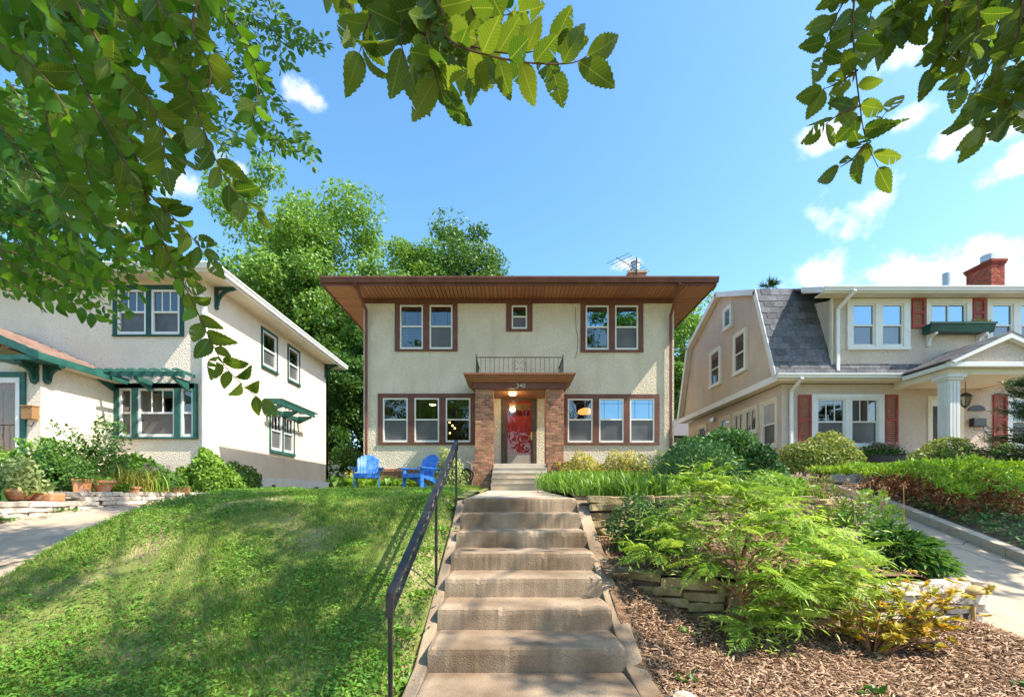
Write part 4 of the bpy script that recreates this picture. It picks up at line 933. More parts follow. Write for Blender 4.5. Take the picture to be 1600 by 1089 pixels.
    m = MB(); m.box(c0-.03, c1+.03, y0-.03, y1+.03, 9.132, 9.21); m.box(c0-.06, c1+.06, y0-.06, y1+.06, 9.21, 9.32); m.build('chimney_cap', 'brick_red', pier, bevel=.01); m = MB(); m.lathe(((c0+c1)/2, 18.3, 9.32), [(.17,0),(.17,.08),(.22,.08),(.22,.34),(.17,.36),(.02,.4)], 10); m.build('flue_cap', 'metal_grey', pier)
    MB().lathe((16.9, 17.7, 7.8), [(.13,0),(.13,.85),(.11,.86)], 12).build('vent_pipe', 'metal_grey', t)
    # porch
    px0, px1, pf = 11.63, 14.75, 12.1; pr = (px0+px1)/2; ez = 3.55; zr = 4.27
    m = MB(); m.box(px0+.12, px1-.12, pf+.15, DF-.002, 3.30, 3.42); m.build('porch_ceiling', 'cream_paint', t)
    m = MB(); m.box(px0+.1, px0+.35, pf+.12, DF-.003, 3.05+.22, 3.46); m.box(px1-.35, px1-.1, pf+.12, DF-.003, 3.27, 3.46); m.box(px0+.35, px1-.35, pf+.12, pf+.40, 3.27, 3.458); m.build('porch_beam', 'cream_paint', t)
    m = MB(); m.box(px0-.02, px1+.02, pf-.06, pf+.10, 3.43, 3.56); m.build('cornice', 'white_paint', t, bevel=.01); m = MB(); m.box(px0-.03, px0+.06, pf+.101, 13.55, 3.43, 3.55); m.build('cornice', 'white_paint', t, bevel=.01)
    m = MB(); m.prism([(px0+.1,pf+.06,3.562),(px1-.1,pf+.06,3.562),(pr,pf+.06,zr-.05)], (0, .08, 0)); m.build('pediment', 'stucco_grey', t)
    for s, xe in ((1, px0-.05), (-1, px1+.05)):
        m = MB(); m.prism([(xe,pf-.10,ez+.02),(pr,pf-.10,zr+.05),(pr,pf-.10,zr-.09),(xe+s*.12,pf-.10,ez-.02)], (0, .16, 0)); m.build('rake_board', 'white_paint', t)
        m = MB(); m.prism([(xe,pf-.11,ez+.024),(pr,pf-.11,zr+.056),(pr,pf-.11,zr+.09),(xe-s*.03,pf-.11,ez+.05)], (0, YD-.01-pf+.11, 0)); pro_ = m.build('porch_roof', 'shingle_grey', t)
        if s == 1:
            sl2 = (Vector((pr, 0, zr+.09))-Vector((xe-.03, 0, ez+.05))); Ls = sl2.length; sl2.normalize(); a2 = math.atan2(sl2.z, sl2.x)
            for i in range(8):
                for j in range(5):
                    p = Vector((xe-.03, pf-.11+.15+(j+(.5 if i % 2 else 0))*.302, ez+.05)) + sl2*(i*Ls/8) + Vector((-sl2.z, 0, sl2.x))*.004
                    if p.y > YD-.17: continue
                    link('shingle', shm, pro_, p, Matrix(((0, sl2.x, -sl2.z), (-1, 0, 0), (0, sl2.z, sl2.x))).to_quaternion() @ Quaternion((1, 0, 0), -R(2.3)), (1, .9, 1))
    for cx in (11.78, 14.2):
        m = MB(); c = .32; m.box(cx, cx+c, 12.28, 12.28+c, .8, 3.14)
        col_ = m.build('column', 'white_paint', t)
        for i in range(3):
            a = cx+.035+i*.09; m = MB(); m.box(a, a+.065, 12.268, 12.2795, .85, 3.08); m.build('flute', 'white_paint', col_); a = 12.28+.035+i*.09; m = MB(); m.box(cx-.012, cx-.0005, a, a+.065, .85, 3.08); m.build('flute', 'white_paint', col_)
        m = MB(); m.box(cx-.05, cx+c+.05, 12.23, 12.33+c, 3.142, 3.2); m.box(cx-.09, cx+c+.09, 12.19, 12.37+c, 3.2, 3.268); m.build('capital', 'white_paint', col_); m = MB(); m.box(cx-.05, cx+c+.05, 12.23, 12.33+c, .69, .8); m.build('plinth', 'white_paint', col_)
    m = MB(); m.box(11.3, 15.4, 11.95, DF-.004, -.1, .69); m.build('porch_floor', 'concrete', t, bevel=.01)
right_house()
def lantern():
    c = Vector((13.05, 13.1, 3.30)); t = thing('lantern', c, 'black hanging lantern under the columned porch ceiling', 'lantern')
    MB().tube([c, c-Vector((0,0,.32))], .008, 5).build('rod', 'black_metal', t)
    MB().lathe(c-Vector((0,0,.44)), [(.16,0),(.12,.06),(.03,.12)], 8).build('cap', 'black_metal', t)
    MB().lathe(c-Vector((0,0,.70)), [(.07,0),(.14,.255)], 8).build('glass_body', 'glass', t)
    for k in range(8):
        a = 2*math.pi*k/8; u = Vector((math.cos(a), math.sin(a), 0)); MB().tube([c-Vector((0,0,.71))+u*.075, c-Vector((0,0,.44))+u*.15], .007, 4).build('rib', 'black_metal', t)
    MB().lathe(c-Vector((0,0,.78)), [(.01,0),(.05,.05),(.08,.08)], 8).build('finial', 'black_metal', t)
lantern()
def wall_mailbox():
    t = thing('mailbox', (14.2, 13.9, 2.2), 'black mailbox with arched plaque on the porch wall', 'mailbox')
    pts = [(14.02+.26*(1-math.cos(math.pi*i/10)), 13.99, 2.62+.17*math.sin(math.pi*i/10)) for i in range(11)]
    MB().prism(pts, (0, -.03, 0)).build('plaque', 'black_metal', t); MB().box(14.05, 14.45, 13.84, 13.99, 2.12, 2.38).build('box', 'black_metal', t, bevel=.02); MB().tube([(14.1,13.9,2.12),(14.1,13.88,2.02),(14.4,13.88,2.02),(14.4,13.9,2.12)], .008, 5).build('paper_hook', 'black_metal', t)
wall_mailbox()
def urn():
    c = Vector((13.0, 12.05, .69)); t = thing('planter', c, 'pale wide planter with leafy flowers on the porch edge', 'planter')
    MB().lathe(c, [(.16,0),(.16,.05),(.12,.08),(.24,.18),(.34,.34),(.37,.36),(.37,.40),(.33,.40),(.3,.34)], 18).build('bowl', 'cream_paint', t, smooth=False)
urn()
# ------------------------------------------------------------------ Adirondack chairs
def chair(label, loc, rz, bleached):
    t = thing('adirondack_chair', loc, label, 'chair', 'blue wooden chairs on the lawn'); t.rotation_euler = (0, 0, rz); ORG[t] = Vector((0, 0, 0))
    B = 'blue_paint'
    n = 7; tilt = R(24)
    for i in range(n):
        u = -.255+.51*i/(n-1); h = .70-.22*(u/.27)**2*.55; a = .0; fan = u*.22
        m = MB(); w = .068; pts = []
        base = Vector((u*.86, .16, .30)); dirv = Vector((fan*.5, math.sin(tilt), math.cos(tilt))).normalized(); sx = Vector((1, 0, 0)); nv = dirv.cross(sx).normalized()
        c = [base-sx*w*.42, base+sx*w*.42, base+dirv*(h-.03)+sx*w*.56, base+dirv*h+sx*w*.2, base+dirv*h-sx*w*.2, base+dirv*(h-.03)-sx*w*.56]
        m.prism(c, nv*.02); m.build('back_slat', 'blue_bleached' if (bleached and i < 3) else B, t)
    for i in range(6):
        y0 = -.30+i*.083; z = .385-.085*(i/5)
        m = MB(); m.prism([(-.27,y0,z),(-.27,y0+.075,z-.014),(-.27,y0+.075,z+.006),(-.27,y0,z+.02)], (.54, 0, 0)); m.build('seat_slat', B, t)
    m = MB(); m.box(-.275, .275, -.325, -.303, .29, .395); m.build('apron', B, t)
    for s in (-1, 1):
        m = MB(); x = s*.30; m.box(x-.0125, x+.0125, -.33, -.22, 0, .525); m.build('leg', B, t)
        m = MB(); x = s*.276; m.prism([(x-.011,-.30,.30),(x-.011,-.30,.385),(x-.011,.25,.29),(x-.011,.62,.06),(x-.011,.62,0),(x-.011,.48,0),(x-.011,.1,.22)], (.022, 0, 0)); m.build('stringer', B, t)
        m = MB(); a = s*.24; b = s*.42; m.prism([(a,-.40,.527),(b,-.40,.527),(b+s*.01,-.1,.527),(s*.36,.34,.527),(s*.30,.34,.527),(a+s*.02,-.05,.527)], (0, 0, .022)); m.build('arm', B, t)
        m = MB(); m.prism([(s*.315-.012,-.26,.36),(s*.315-.012,-.20,.525),(s*.315-.012,-.32,.525)], (.024, 0, 0)); m.build('arm_bracket', B, t)
    m = MB(); m.box(-.36, .36, .325, .347, .49, .525); m.build('back_rail', B, t)
    return t
chair('blue wooden chair with faded pale back slats beside the house corner', (-3.72, 11.7, float(LAWN(11.7))+.0), R(14), True)
chair('blue wooden chair turned sideways beside the variegated bush', (-2.35, 11.7, float(LAWN(11.7))+.0), R(-32), False)
# ------------------------------------------------------------------ handrail
def handrail():
    t = thing('handrail', (-.74, 4.4, -1.0), 'black iron handrail with leafy scrollwork left of the steps', 'handrail')
    X = -.74; A = Vector((X, 2.76, -.60)); B = Vector((X, 6.05, .735)); d = (B-A).normalized(); dn = Vector((0, 0, -.125))
    m = MB(); m.bar(A, B, .048, .016); m.bar(A+dn, B+dn, .03, .010)
    m.bar(A+Vector((0,-.0,.005)), A+Vector((0,-.012,-.13)), .045, .02, up=(0,1,0)); m.bar(B+Vector((0,0,.005)), B+Vector((0,.012,-.12)), .045, .02, up=(0,1,0)); m.build('rail', 'black_metal', t)
    L = (B-A).length; n = 13; c0 = A+dn*.5
    for i in range(n):
        s = L*(i+.5)/n; c = c0+d*s; up = Vector((0, -d.z, d.y)); w = L/n*.5
        pts = [c - d*w + d*(2*w*k/16) + up*(.037*math.sin(2*math.pi*k/16)) for k in range(17)]
        MB().tube(pts, .0075, 5).build('scroll', 'black_metal', t)
        for sg in (1, -1):
            p0 = c+d*(sg*w*.5); m = MB(); q = up*sg
            m.prism([p0, p0+d*.02+q*.016, p0+d*.052+q*.006, p0+d*.03-q*.012], (.007, 0, 0)); m.build('leaf_ornament', 'black_metal', t)
    def rz(y): return A.z+(y-A.y)*(B.z-A.z)/(B.y-A.y)
    for y, zb in ((2.77,-1.42), (4.44,-.86), (6.04,-.12)):
        m = MB(); m.box(X-.0125, X+.0125, y-.0125, y+.0125, zb-.1, rz(y)-.11); m.build('post', 'black_metal', t)
handrail()
# ------------------------------------------------------------------ small things
def path_light():
    b = P(1520, 978, 4.36); t = thing('path_light', b, 'weathered brass mushroom path light at the end of the stone wall', 'path light'); b = b - Vector((0,0,.08))
    MB().tube([b, b+Vector((.01,0,.40))], [.019, .017], 10).build('stem', 'lamp_paint', t, smooth=True)
    MB().lathe(b+Vector((.01,0,.385)), [(.03,0),(.035,.02),(.115,.018),(.118,.03),(.10,.055),(.06,.075),(.02,.088),(.004,.09)], 20).build('cap', 'lamp_paint', t, smooth=True)
path_light()
def boulder():
    bm = bmesh.new(); bmesh.ops.create_icosphere(bm, subdivisions=3, radius=1)
    for v in bm.verts: v.co *= 1+.08*math.sin(v.co.x*5+1)*math.sin(v.co.y*4)
    me = bpy.data.meshes.new('boulder'); bm.to_mesh(me); bm.free(); me.materials.append(MATS['stone']); me.polygons.foreach_set('use_smooth', [True]*len(me.polygons))
    tag(link('boulder', me, None, (1.13, 2.98, -1.36), None, (.13, .12, .07)), 'rounded pale rock lying in the wood chips', 'rock')
boulder()
def pot(label, c, r0, r1, h, rim=.03, square=False, mat='terracotta'):
    t = thing('flower_pot', c, label, 'pot', 'terracotta pots on the garden wall'); n = 4 if square else 20; c = Vector(c); k = 1.3 if square else 1
    MB().lathe(c, [(r0*k*.9,0),(r0*k,.005),(r1*k,h-rim*1.6),(r1*k+.018,h-rim*1.5),(r1*k+.02,h),(r1*k-.015,h),(r1*k-.03,h-.05),(.02,h-.05)], n).build('body', mat, t)
    MB().lathe(c+Vector((0,0,h-.062)), [(r1*k-.035,0),(r1*k-.04,.02),(.01,.025)], n).build('soil', 'soil', t); return t
POTS = [('wide shallow terracotta bowl at the wall end', (-7.72,7.1,-.06),.14,.20,.17), ('square terracotta pot with green leafy stems', (-7.75,8.2,.07),.12,.145,.24), ('round bellied terracotta pot with yellow green mound', (-7.55,8.4,.07),.10,.17,.22),
        ('low pale clay trough among flowering grasses', (-7.5,8.9,.07),.17,.18,.12), ('small pale clay pot under pink seed heads', (-7.45,9.7,.08),.13,.15,.12)]
for i, p in enumerate(POTS): pot(*p[:5], square=(i == 1))
tag(MB().box(-7.95, -7.35, 7.25, 7.5, -.085, .05).build('stone_trough', 'terracotta', None, bevel=.03, origin=(-7.65,7.4,-.085)), 'long pinkish clay trough on the lower stone wall', 'planter')
def timber():
    m = MB(); m.prism([(-8.45,9.95,.02),(-7.25,10.2,.02),(-7.25,10.2,.22),(-8.45,9.95,.14)], (0, .06, 0)); tag(m.build('landscape_timber', 'wood_brown', None, bevel=.008, origin=(-7.9,10,.02)), 'brown timber board edging the vine bed', 'board')
timber()
def hose_reel():
    c = Vector((-1.35, 13.75, float(LAWN(13.75)))); t = thing('hose_reel', c, 'black coiled garden hose on a stand beside the brick pillar', 'hose reel')
    for k in range(4): 
        pts = [c+Vector((.02*math.sin(a*3), -.06+.035*k, .34+0)) + Vector((math.cos(a)*(.19-.01*k), 0, math.sin(a)*(.24-.01*k))) for a in [2*math.pi*i/24 for i in range(25)]]
        MB().tube(pts, .016, 6).build('hose_coil', 'black_metal', t, smooth=True)
    for s in (-1, 1): MB().tube([c+Vector((s*.16,.05,-.05)), c+Vector((s*.12,.05,.72)), c+Vector((0,.05,.78))], .013, 6).build('stand_leg', 'metal_grey', t)
hose_reel()
# lamps seen through the ground-floor windows
def indoor_lights():
    c = P(915, 642, 17.2); t = thing('pendant_lamp', c, 'glowing orange pendant lamp inside the ground floor room', 'lamp')
    MB().lathe(c-Vector((0,0,.1)), [(.28,0),(.30,.05),(.27,.13),(.12,.2),(.03,.22)], 20).build('shade', 'lamp_shade', t, smooth=True); MB().tube([c+Vector((0,0,.1)), (c.x, c.y, 3.75)], .008, 5).build('cord', 'black_metal', t)
    pts = [P(702.5,660,16.6), P(707,665,16.5), P(710.5,669,16.4), P(703,676.5,16.6)]
    t = thing('string_lights', pts[0], 'string of warm bulbs inside the window beside the pillar', 'string lights')
    MB().tube([(pts[0].x-.2,16.7,3.7)]+pts, .004, 4).build('cable', 'black_metal', t)
    for p in pts: MB().lathe(p-Vector((0,0,.035)), [(.004,0),(.03,.02),(.034,.045),(.012,.07)], 10).build('bulb', 'bulb', t, smooth=True)
    c = P(676, 634, 16.9); t = thing('ceiling_light', c, 'small white ceiling light inside the middle window', 'lamp'); MB().lathe(c, [(.03,0),(.12,.03),(.12,.05)], 14).build('diffuser', 'bulb', t); MB().tube([c+Vector((0,0,.05)), (c.x,c.y,3.75)], .01, 5).build('stem', 'black_metal', t)
indoor_lights()
def garage():
    t = thing('garage', (-13, 41, .2), 'pale garage far behind between the two houses', 'garage')
    MB().box(-18.5, -9.0, 41, 47, -.2, 3.0).build('wall', 'white_paint', t); m = MB(); m.prism([(-18.9,40.6,3.0),(-8.6,40.6,3.0),(-8.6,43.9,4.6),(-18.9,43.9,4.6)], (0, 0, .1)); m.build('roof', 'roof_brown', t); MB().box(-15.5, -12.5, 40.95, 40.999, -.1, 2.3).build('garage_door', 'cream_paint', t)
garage()
# ------------------------------------------------------------------ grass, chips
def grass():
    def strip(n, y0, y1, hmin, hmax, x0=-5.2, x1=-.76):
        y = y0+(y1-y0)*nrng.random(n); x = x0+(x1-x0)*nrng.random(n); z = lawn_z(x, y)
        nz = .5+.5*np.sin(x*1.7+np.sin(y*1.3)*1.5)*np.sin(y*1.9+1.1*np.sin(x*2.3)); keep = nrng.random(n) < (.25+.75*nz)
        x, y, z, nz = x[keep], y[keep], z[keep], nz[keep]; n = len(x)
        A = np.stack([nrng.normal(0,.38,n), nrng.normal(0,.38,n), np.ones(n)], 1); S = nrng.uniform(hmin, hmax, n)*(.75+.5*nz)
        return np.stack([x, y, z-.01], 1), A, rdir(n), S, np.clip(nrng.normal(.45,.25,n)+.3*(1-nz)-.1, 0, 1)
    parts = [strip(62000,2.6,5.2,.03,.07), strip(62000,5.2,8.2,.03,.07), strip(42000,8.2,15.1,.04,.085)]
    Pn = np.concatenate([p[0] for p in parts]); A = np.concatenate([p[1] for p in parts]); Nn = np.concatenate([p[2] for p in parts]); S = np.concatenate([p[3] for p in parts]); r = np.concatenate([p[4] for p in parts])
    o = link('grass', leaf_mesh('grass', Pn, A, Nn, S, (T_BLADE[0]*np.array([1,1.15,1]), T_BLADE[1]), 'grass_blade', r)); tag(o, 'short green grass covering the sloping lawn', 'grass', kind='stuff')
    # clover and weeds
    n = 34000; cx = np.where(nrng.random(420) < .14, nrng.uniform(-1.1,-.82,420), nrng.uniform(-5.0,-.95,420)); cy = 2.7+6.0*nrng.random(420)**1.5; k = nrng.integers(0,420,n)
    x = cx[k]+nrng.normal(0,.13,n); y = cy[k]+nrng.normal(0,.13,n); ok = (x < -.77) & (x > -5.1); x, y = x[ok], y[ok]; n = len(x)
    z = lawn_z(x, y)+nrng.uniform(.015,.06,n); Nn = unit(np.stack([nrng.normal(0,.4,n), nrng.normal(0,.4,n)-.15, np.ones(n)], 1)); A = np.cross(Nn, rdir(n))
    o = link('ground_cover', leaf_mesh('ground_cover', np.stack([x,y,z],1), A, Nn, nrng.uniform(.02,.045,n), T_OVAL, 'clover')); tag(o, 'low clover and weeds growing through the lawn', 'weeds', kind='stuff')
    # fallen yellow leaves
grass()
def chips():
    tv = np.array([(-.5,-.5,0),(.5,-.4,0),(.5,.45,.0),(-.5,.5,0),(-.45,-.4,.25),(.5,-.3,.2),(.45,.4,.25),(-.5,.4,.22)]); tq = np.array([(4,5,6),(4,6,7),(0,1,5),(0,5,4),(1,2,6),(1,6,5),(2,3,7),(2,7,6),(3,0,4),(3,4,7)])
    def bed(name, n, x0, x1, y0, y1, zf, label, lo, hi):
        x = nrng.uniform(x0,x1,n); y = y0+(y1-y0)*nrng.random(n); z = zf(x,y)+nrng.uniform(0,.03,n)
        Nn = unit(np.stack([nrng.normal(0,.35,n), nrng.normal(0,.35,n), np.ones(n)],1)); A = unit(np.cross(Nn, rdir(n))); B = np.cross(Nn, A); L = nrng.uniform(lo,hi,n); W = L*nrng.uniform(.08,.24,n)
        Pn = np.stack([x,y,z],1); rn = np.repeat(nrng.random(n)**1.3, 8); V = Pn[:,None]+A[:,None]*(tv[None,:,0:1]*L[:,None,None])+B[:,None]*(tv[None,:,1:2]*W[:,None,None])+Nn[:,None]*(tv[None,:,2:3]*(.35*W[:,None,None]))
        F = (np.arange(n)[:,None,None]*8+tq[None]).reshape(-1,3); o = link(name, mesh_np(name, V.reshape(-1,3), F, 'chip', rn)); tag(o, label, 'mulch', kind='stuff')
    bed('wood_chips', 42000, 1.04, 4.62, 2.3, 4.6, low_bed, 'brown wood chip mulch below the low stone wall', .018, .075)
    bed('wood_chips', 12000, 1.05, 4.4, 4.55, 5.95, mid_bed, 'brown wood chip mulch on the middle terrace', .018, .07)
chips()
# ------------------------------------------------------------------ generic shrubs and clumps
def dome(n, rx, ry, h, lump=.22, seed=0, fill=.5):
    d = rdir(n); d[:, 2] = np.abs(d[:, 2])*1.0 - .12
    r = (1-fill*nrng.random(n)**2.2)
    ph = seed*1.7; l = 1+lump*(np.sin(d[:,0]*4.1+ph)*np.sin(d[:,1]*3.7+ph*2)+.6*np.sin(d[:,2]*6+d[:,0]*5+ph)+.4*np.sin(d[:,0]*11+ph*3)*np.sin(d[:,2]*9+d[:,1]*8))
    p = d*(r*l)[:, None]; return p*np.array([rx, ry, h])+np.array([0, 0, .12*h]), d
def shrub(name, label, cat, base, rx, ry, h, n, ls, mat, tmpl=T_OVAL, seed=0, group=None, lump=.22, up=.3, stems=7, smat='twig_bark', part='foliage', fill=.5, clear=0.0):
    base = Vector(base); t = thing(name, base, label, cat, group)
    p, d = dome(n, rx, ry, h*(1-clear), lump, seed, fill); p[:, 2] += clear*h
    Nn = unit(d+rdir(n)*.75+np.array([0, 0, up])); A = np.cross(Nn, rdir(n))+d*.45
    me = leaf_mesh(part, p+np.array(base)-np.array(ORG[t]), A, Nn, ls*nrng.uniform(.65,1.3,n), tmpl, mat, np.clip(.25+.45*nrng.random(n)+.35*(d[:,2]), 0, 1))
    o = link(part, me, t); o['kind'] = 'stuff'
    r = random.Random(seed+50)
    for i in range(stems):
        a = r.uniform(0, 6.28); q = r.uniform(.3,.75); e = base+Vector((math.cos(a)*rx*q, math.sin(a)*ry*q, h*r.uniform(.5,.85)))
        MB().tube([base+Vector((math.cos(a)*.05*rx, math.sin(a)*.05*ry, -.05)), base.lerp(e, .5)+Vector((0,0,.08*h)), e], [.018*max(.6,h), .012*max(.6,h), .004], 5).build('stem', smat, t)
    return t
def clump(name, label, cat, base, n, L, spread, mat, tmpl=T_ARCH, seed=0, group=None, flat=.6, width=1.0, bx=.12, by=.12):
    base = Vector(base); t = thing(name, base, label, cat, group)
    a = nrng.uniform(0, 2*np.pi, n); el = nrng.uniform(flat*.35, 1.25, n)
    A = np.stack([np.cos(a)*np.cos(el)*spread, np.sin(a)*np.cos(el)*spread, np.sin(el)], 1); Nn = np.stack([-np.cos(a)*np.sin(el), -np.sin(a)*np.sin(el), np.cos(el)], 1)+rdir(n)*.15
    Pn = np.stack([nrng.normal(0,bx,n), nrng.normal(0,by,n), np.zeros(n)], 1)
    me = leaf_mesh('leaves', Pn, A, Nn, L*nrng.uniform(.6,1.15,n), (tmpl[0]*np.array([1,width,1]), tmpl[1]), mat); o = link('leaves', me, t); o['kind'] = 'stuff'; return t
def spikes(t, base, n, h, rx, ry, mat_head, hs=.05, seed=0, smat='shrub_light'):
    """slender stalks with a head of tiny petals"""
    r = random.Random(seed); m = MB(); pts = []
    for i in range(n):
        b = Vector(base)+Vector((r.uniform(-rx,rx), r.uniform(-ry,ry), 0)); e = b+Vector((r.uniform(-.12,.12), r.uniform(-.12,.12), h*r.uniform(.7,1.1))); m.tube([b, b.lerp(e,.5)+Vector((r.uniform(-.02,.02),0,0)), e], [.005,.004,.003], 4)
        pts += [np.array(e)+np.array([r.gauss(0,hs*.6), r.gauss(0,hs*.6), r.gauss(0,hs*.5)]) for _ in range(14)]
    m.build('stalks', smat if smat in ('dead_stalk','twig_bark') else 'twig_bark', t); pts = np.array(pts)-np.array(ORG[t]); k = len(pts)
    o = link('flower_heads', leaf_mesh('flower_heads', pts, rdir(k), rdir(k), np.full(k, hs*.7), T_RHOMB, mat_head), t); o['kind'] = 'stuff'
def gl(y): return float(LAWN(y))
# right garden, in front of the main house
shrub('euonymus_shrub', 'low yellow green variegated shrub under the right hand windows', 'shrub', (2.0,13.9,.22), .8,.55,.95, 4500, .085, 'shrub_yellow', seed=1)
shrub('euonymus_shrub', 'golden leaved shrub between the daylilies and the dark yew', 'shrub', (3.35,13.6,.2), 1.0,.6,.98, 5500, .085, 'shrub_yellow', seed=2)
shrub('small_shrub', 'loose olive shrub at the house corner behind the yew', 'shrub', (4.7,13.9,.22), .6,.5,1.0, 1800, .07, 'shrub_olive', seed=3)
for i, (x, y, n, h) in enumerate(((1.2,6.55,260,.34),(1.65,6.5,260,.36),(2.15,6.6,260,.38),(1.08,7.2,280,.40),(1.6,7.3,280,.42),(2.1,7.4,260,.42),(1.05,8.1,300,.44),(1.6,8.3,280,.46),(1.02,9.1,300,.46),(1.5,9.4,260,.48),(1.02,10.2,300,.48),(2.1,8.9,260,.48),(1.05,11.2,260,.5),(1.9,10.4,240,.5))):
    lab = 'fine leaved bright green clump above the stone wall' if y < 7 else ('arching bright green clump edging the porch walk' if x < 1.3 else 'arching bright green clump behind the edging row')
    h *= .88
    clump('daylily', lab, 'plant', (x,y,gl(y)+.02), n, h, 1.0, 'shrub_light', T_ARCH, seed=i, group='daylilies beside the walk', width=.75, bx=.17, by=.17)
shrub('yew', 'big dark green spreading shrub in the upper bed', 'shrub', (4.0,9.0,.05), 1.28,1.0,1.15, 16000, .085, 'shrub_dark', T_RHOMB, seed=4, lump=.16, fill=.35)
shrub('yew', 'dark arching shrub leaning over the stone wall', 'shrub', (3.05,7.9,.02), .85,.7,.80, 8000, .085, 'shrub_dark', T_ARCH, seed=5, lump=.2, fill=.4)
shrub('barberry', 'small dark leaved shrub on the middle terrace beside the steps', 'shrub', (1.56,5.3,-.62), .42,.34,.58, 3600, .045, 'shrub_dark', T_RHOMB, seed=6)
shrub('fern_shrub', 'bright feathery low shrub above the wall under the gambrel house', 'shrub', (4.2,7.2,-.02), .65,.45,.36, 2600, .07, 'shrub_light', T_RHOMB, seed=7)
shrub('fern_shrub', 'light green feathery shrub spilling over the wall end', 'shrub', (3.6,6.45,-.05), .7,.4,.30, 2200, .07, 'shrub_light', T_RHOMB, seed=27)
def peony():
    b = Vector((4.22,4.95,-.86)); t = thing('peony', b, 'dark green peony clump with drooping fingered leaves above the wall end', 'plant')
    r = random.Random(4)
    for i in range(15):
        a = r.uniform(0,6.28); e = b+Vector((math.cos(a)*.22, math.sin(a)*.18, r.uniform(.2,.4))); MB().tube([b+Vector((math.cos(a)*.03, math.sin(a)*.03,-.05)), b.lerp(e,.6)+Vector((0,0,.05)), e], [.006,.005,.003], 5).build('stem', 'twig_bark', t)
    n = 1500; p, d = dome(n, .42,.36,.48,.12,3,.45); A = unit(d+np.array([0,0,-.55])+rdir(n)*.4); Nn = unit(d+np.array([0,0,.9])+rdir(n)*.3)
    o = link('leaves', leaf_mesh('leaves', p, A, Nn, nrng.uniform(.08,.15,n), (T_OVAL[0]*np.array([1,.5,2]), T_OVAL[1]), 'hosta'), t); o['kind'] = 'stuff'
peony()
def azalea():
    b = Vector((2.98,3.75,-1.30)); t = thing('azalea', b, 'straggly azalea with yellow and orange leaf tips in the wood chips', 'shrub')
    r = random.Random(9); Pn = []; D = []
    for i in range(40):
        a = r.uniform(-.9,1.0); e = b+Vector((r.uniform(-.2,.95), r.uniform(-.15,.5), r.uniform(.12,.62))); m1 = b.lerp(e,.45)+Vector((0,0,.03)); MB().tube([b+Vector((r.uniform(-.02,.02),0,-.04)), m1, e], [.008,.005,.002], 5).build('stem', 'sumac_bark', t)
        for q in range(5):
            c = e.lerp(m1, q*.22)+Vector((r.gauss(0,.05), r.gauss(0,.05), r.gauss(0,.035))); up = Vector((r.gauss(0,.4), r.gauss(0,.4), 1)).normalized()
            for k in range(13):
                th = k*2.4; sd = up.orthogonal(); sd.rotate(Quaternion(up, th)); Pn.append(c); D.append((sd+up*r.uniform(.1,.7)).normalized())
    Pn = np.array(Pn)-np.array(b); D = np.array(D); n = len(Pn)
    o = link('leaves', leaf_mesh('leaves', Pn, D, unit(np.array([0,0,1.0])+rdir(n)*.5), nrng.uniform(.035,.07,n), T_OVAL, 'azalea', np.clip(nrng.normal(.35,.3,n),0,1)), t); o['kind'] = 'stuff'
azalea()
for i, (x, y, z, rx, h, n, lab) in enumerate(((4.4,6.7,-.5,.55,.66,1600,'dry tan flower stalks standing above the feathery shrub'), (4.38,5.75,-.78,.5,.78,1500,'dry tan flower stalks leaning out over the driveway'), (4.6,7.7,-.35,.6,.6,1700,'olive green perennial with dry stalks along the driveway edge'))):
    t = shrub('hydrangea', lab, 'plant', (x,y,z), rx,.42,h, n, .07, ('shrub_olive','shrub_light','shrub_olive')[i], seed=30+i, stems=5); spikes(t, (x,y,z), 24, h*1.15, rx*.9, .35, 'seed_head', .045, seed=i, smat='dead_stalk')
shrub('fern_shrub', 'pale green fern mound at the top of the driveway', 'shrub', (4.75,9.0,.0), .7,.5,.45, 2200, .07, 'shrub_light', T_RHOMB, seed=44)
# seedlings in the chips
for i, (x, y) in enumerate(((1.25,3.25),(1.5,3.9),(2.4,3.0),(1.35,2.75),(3.55,3.1))):
    clump('weed', 'small green seedling in the wood chips', 'plant', (x,y,float(low_bed(x,y))), 16, .09, 1.0, 'shrub_mid', T_OVAL, seed=i, group='seedlings in the wood chips', bx=.03, by=.03)
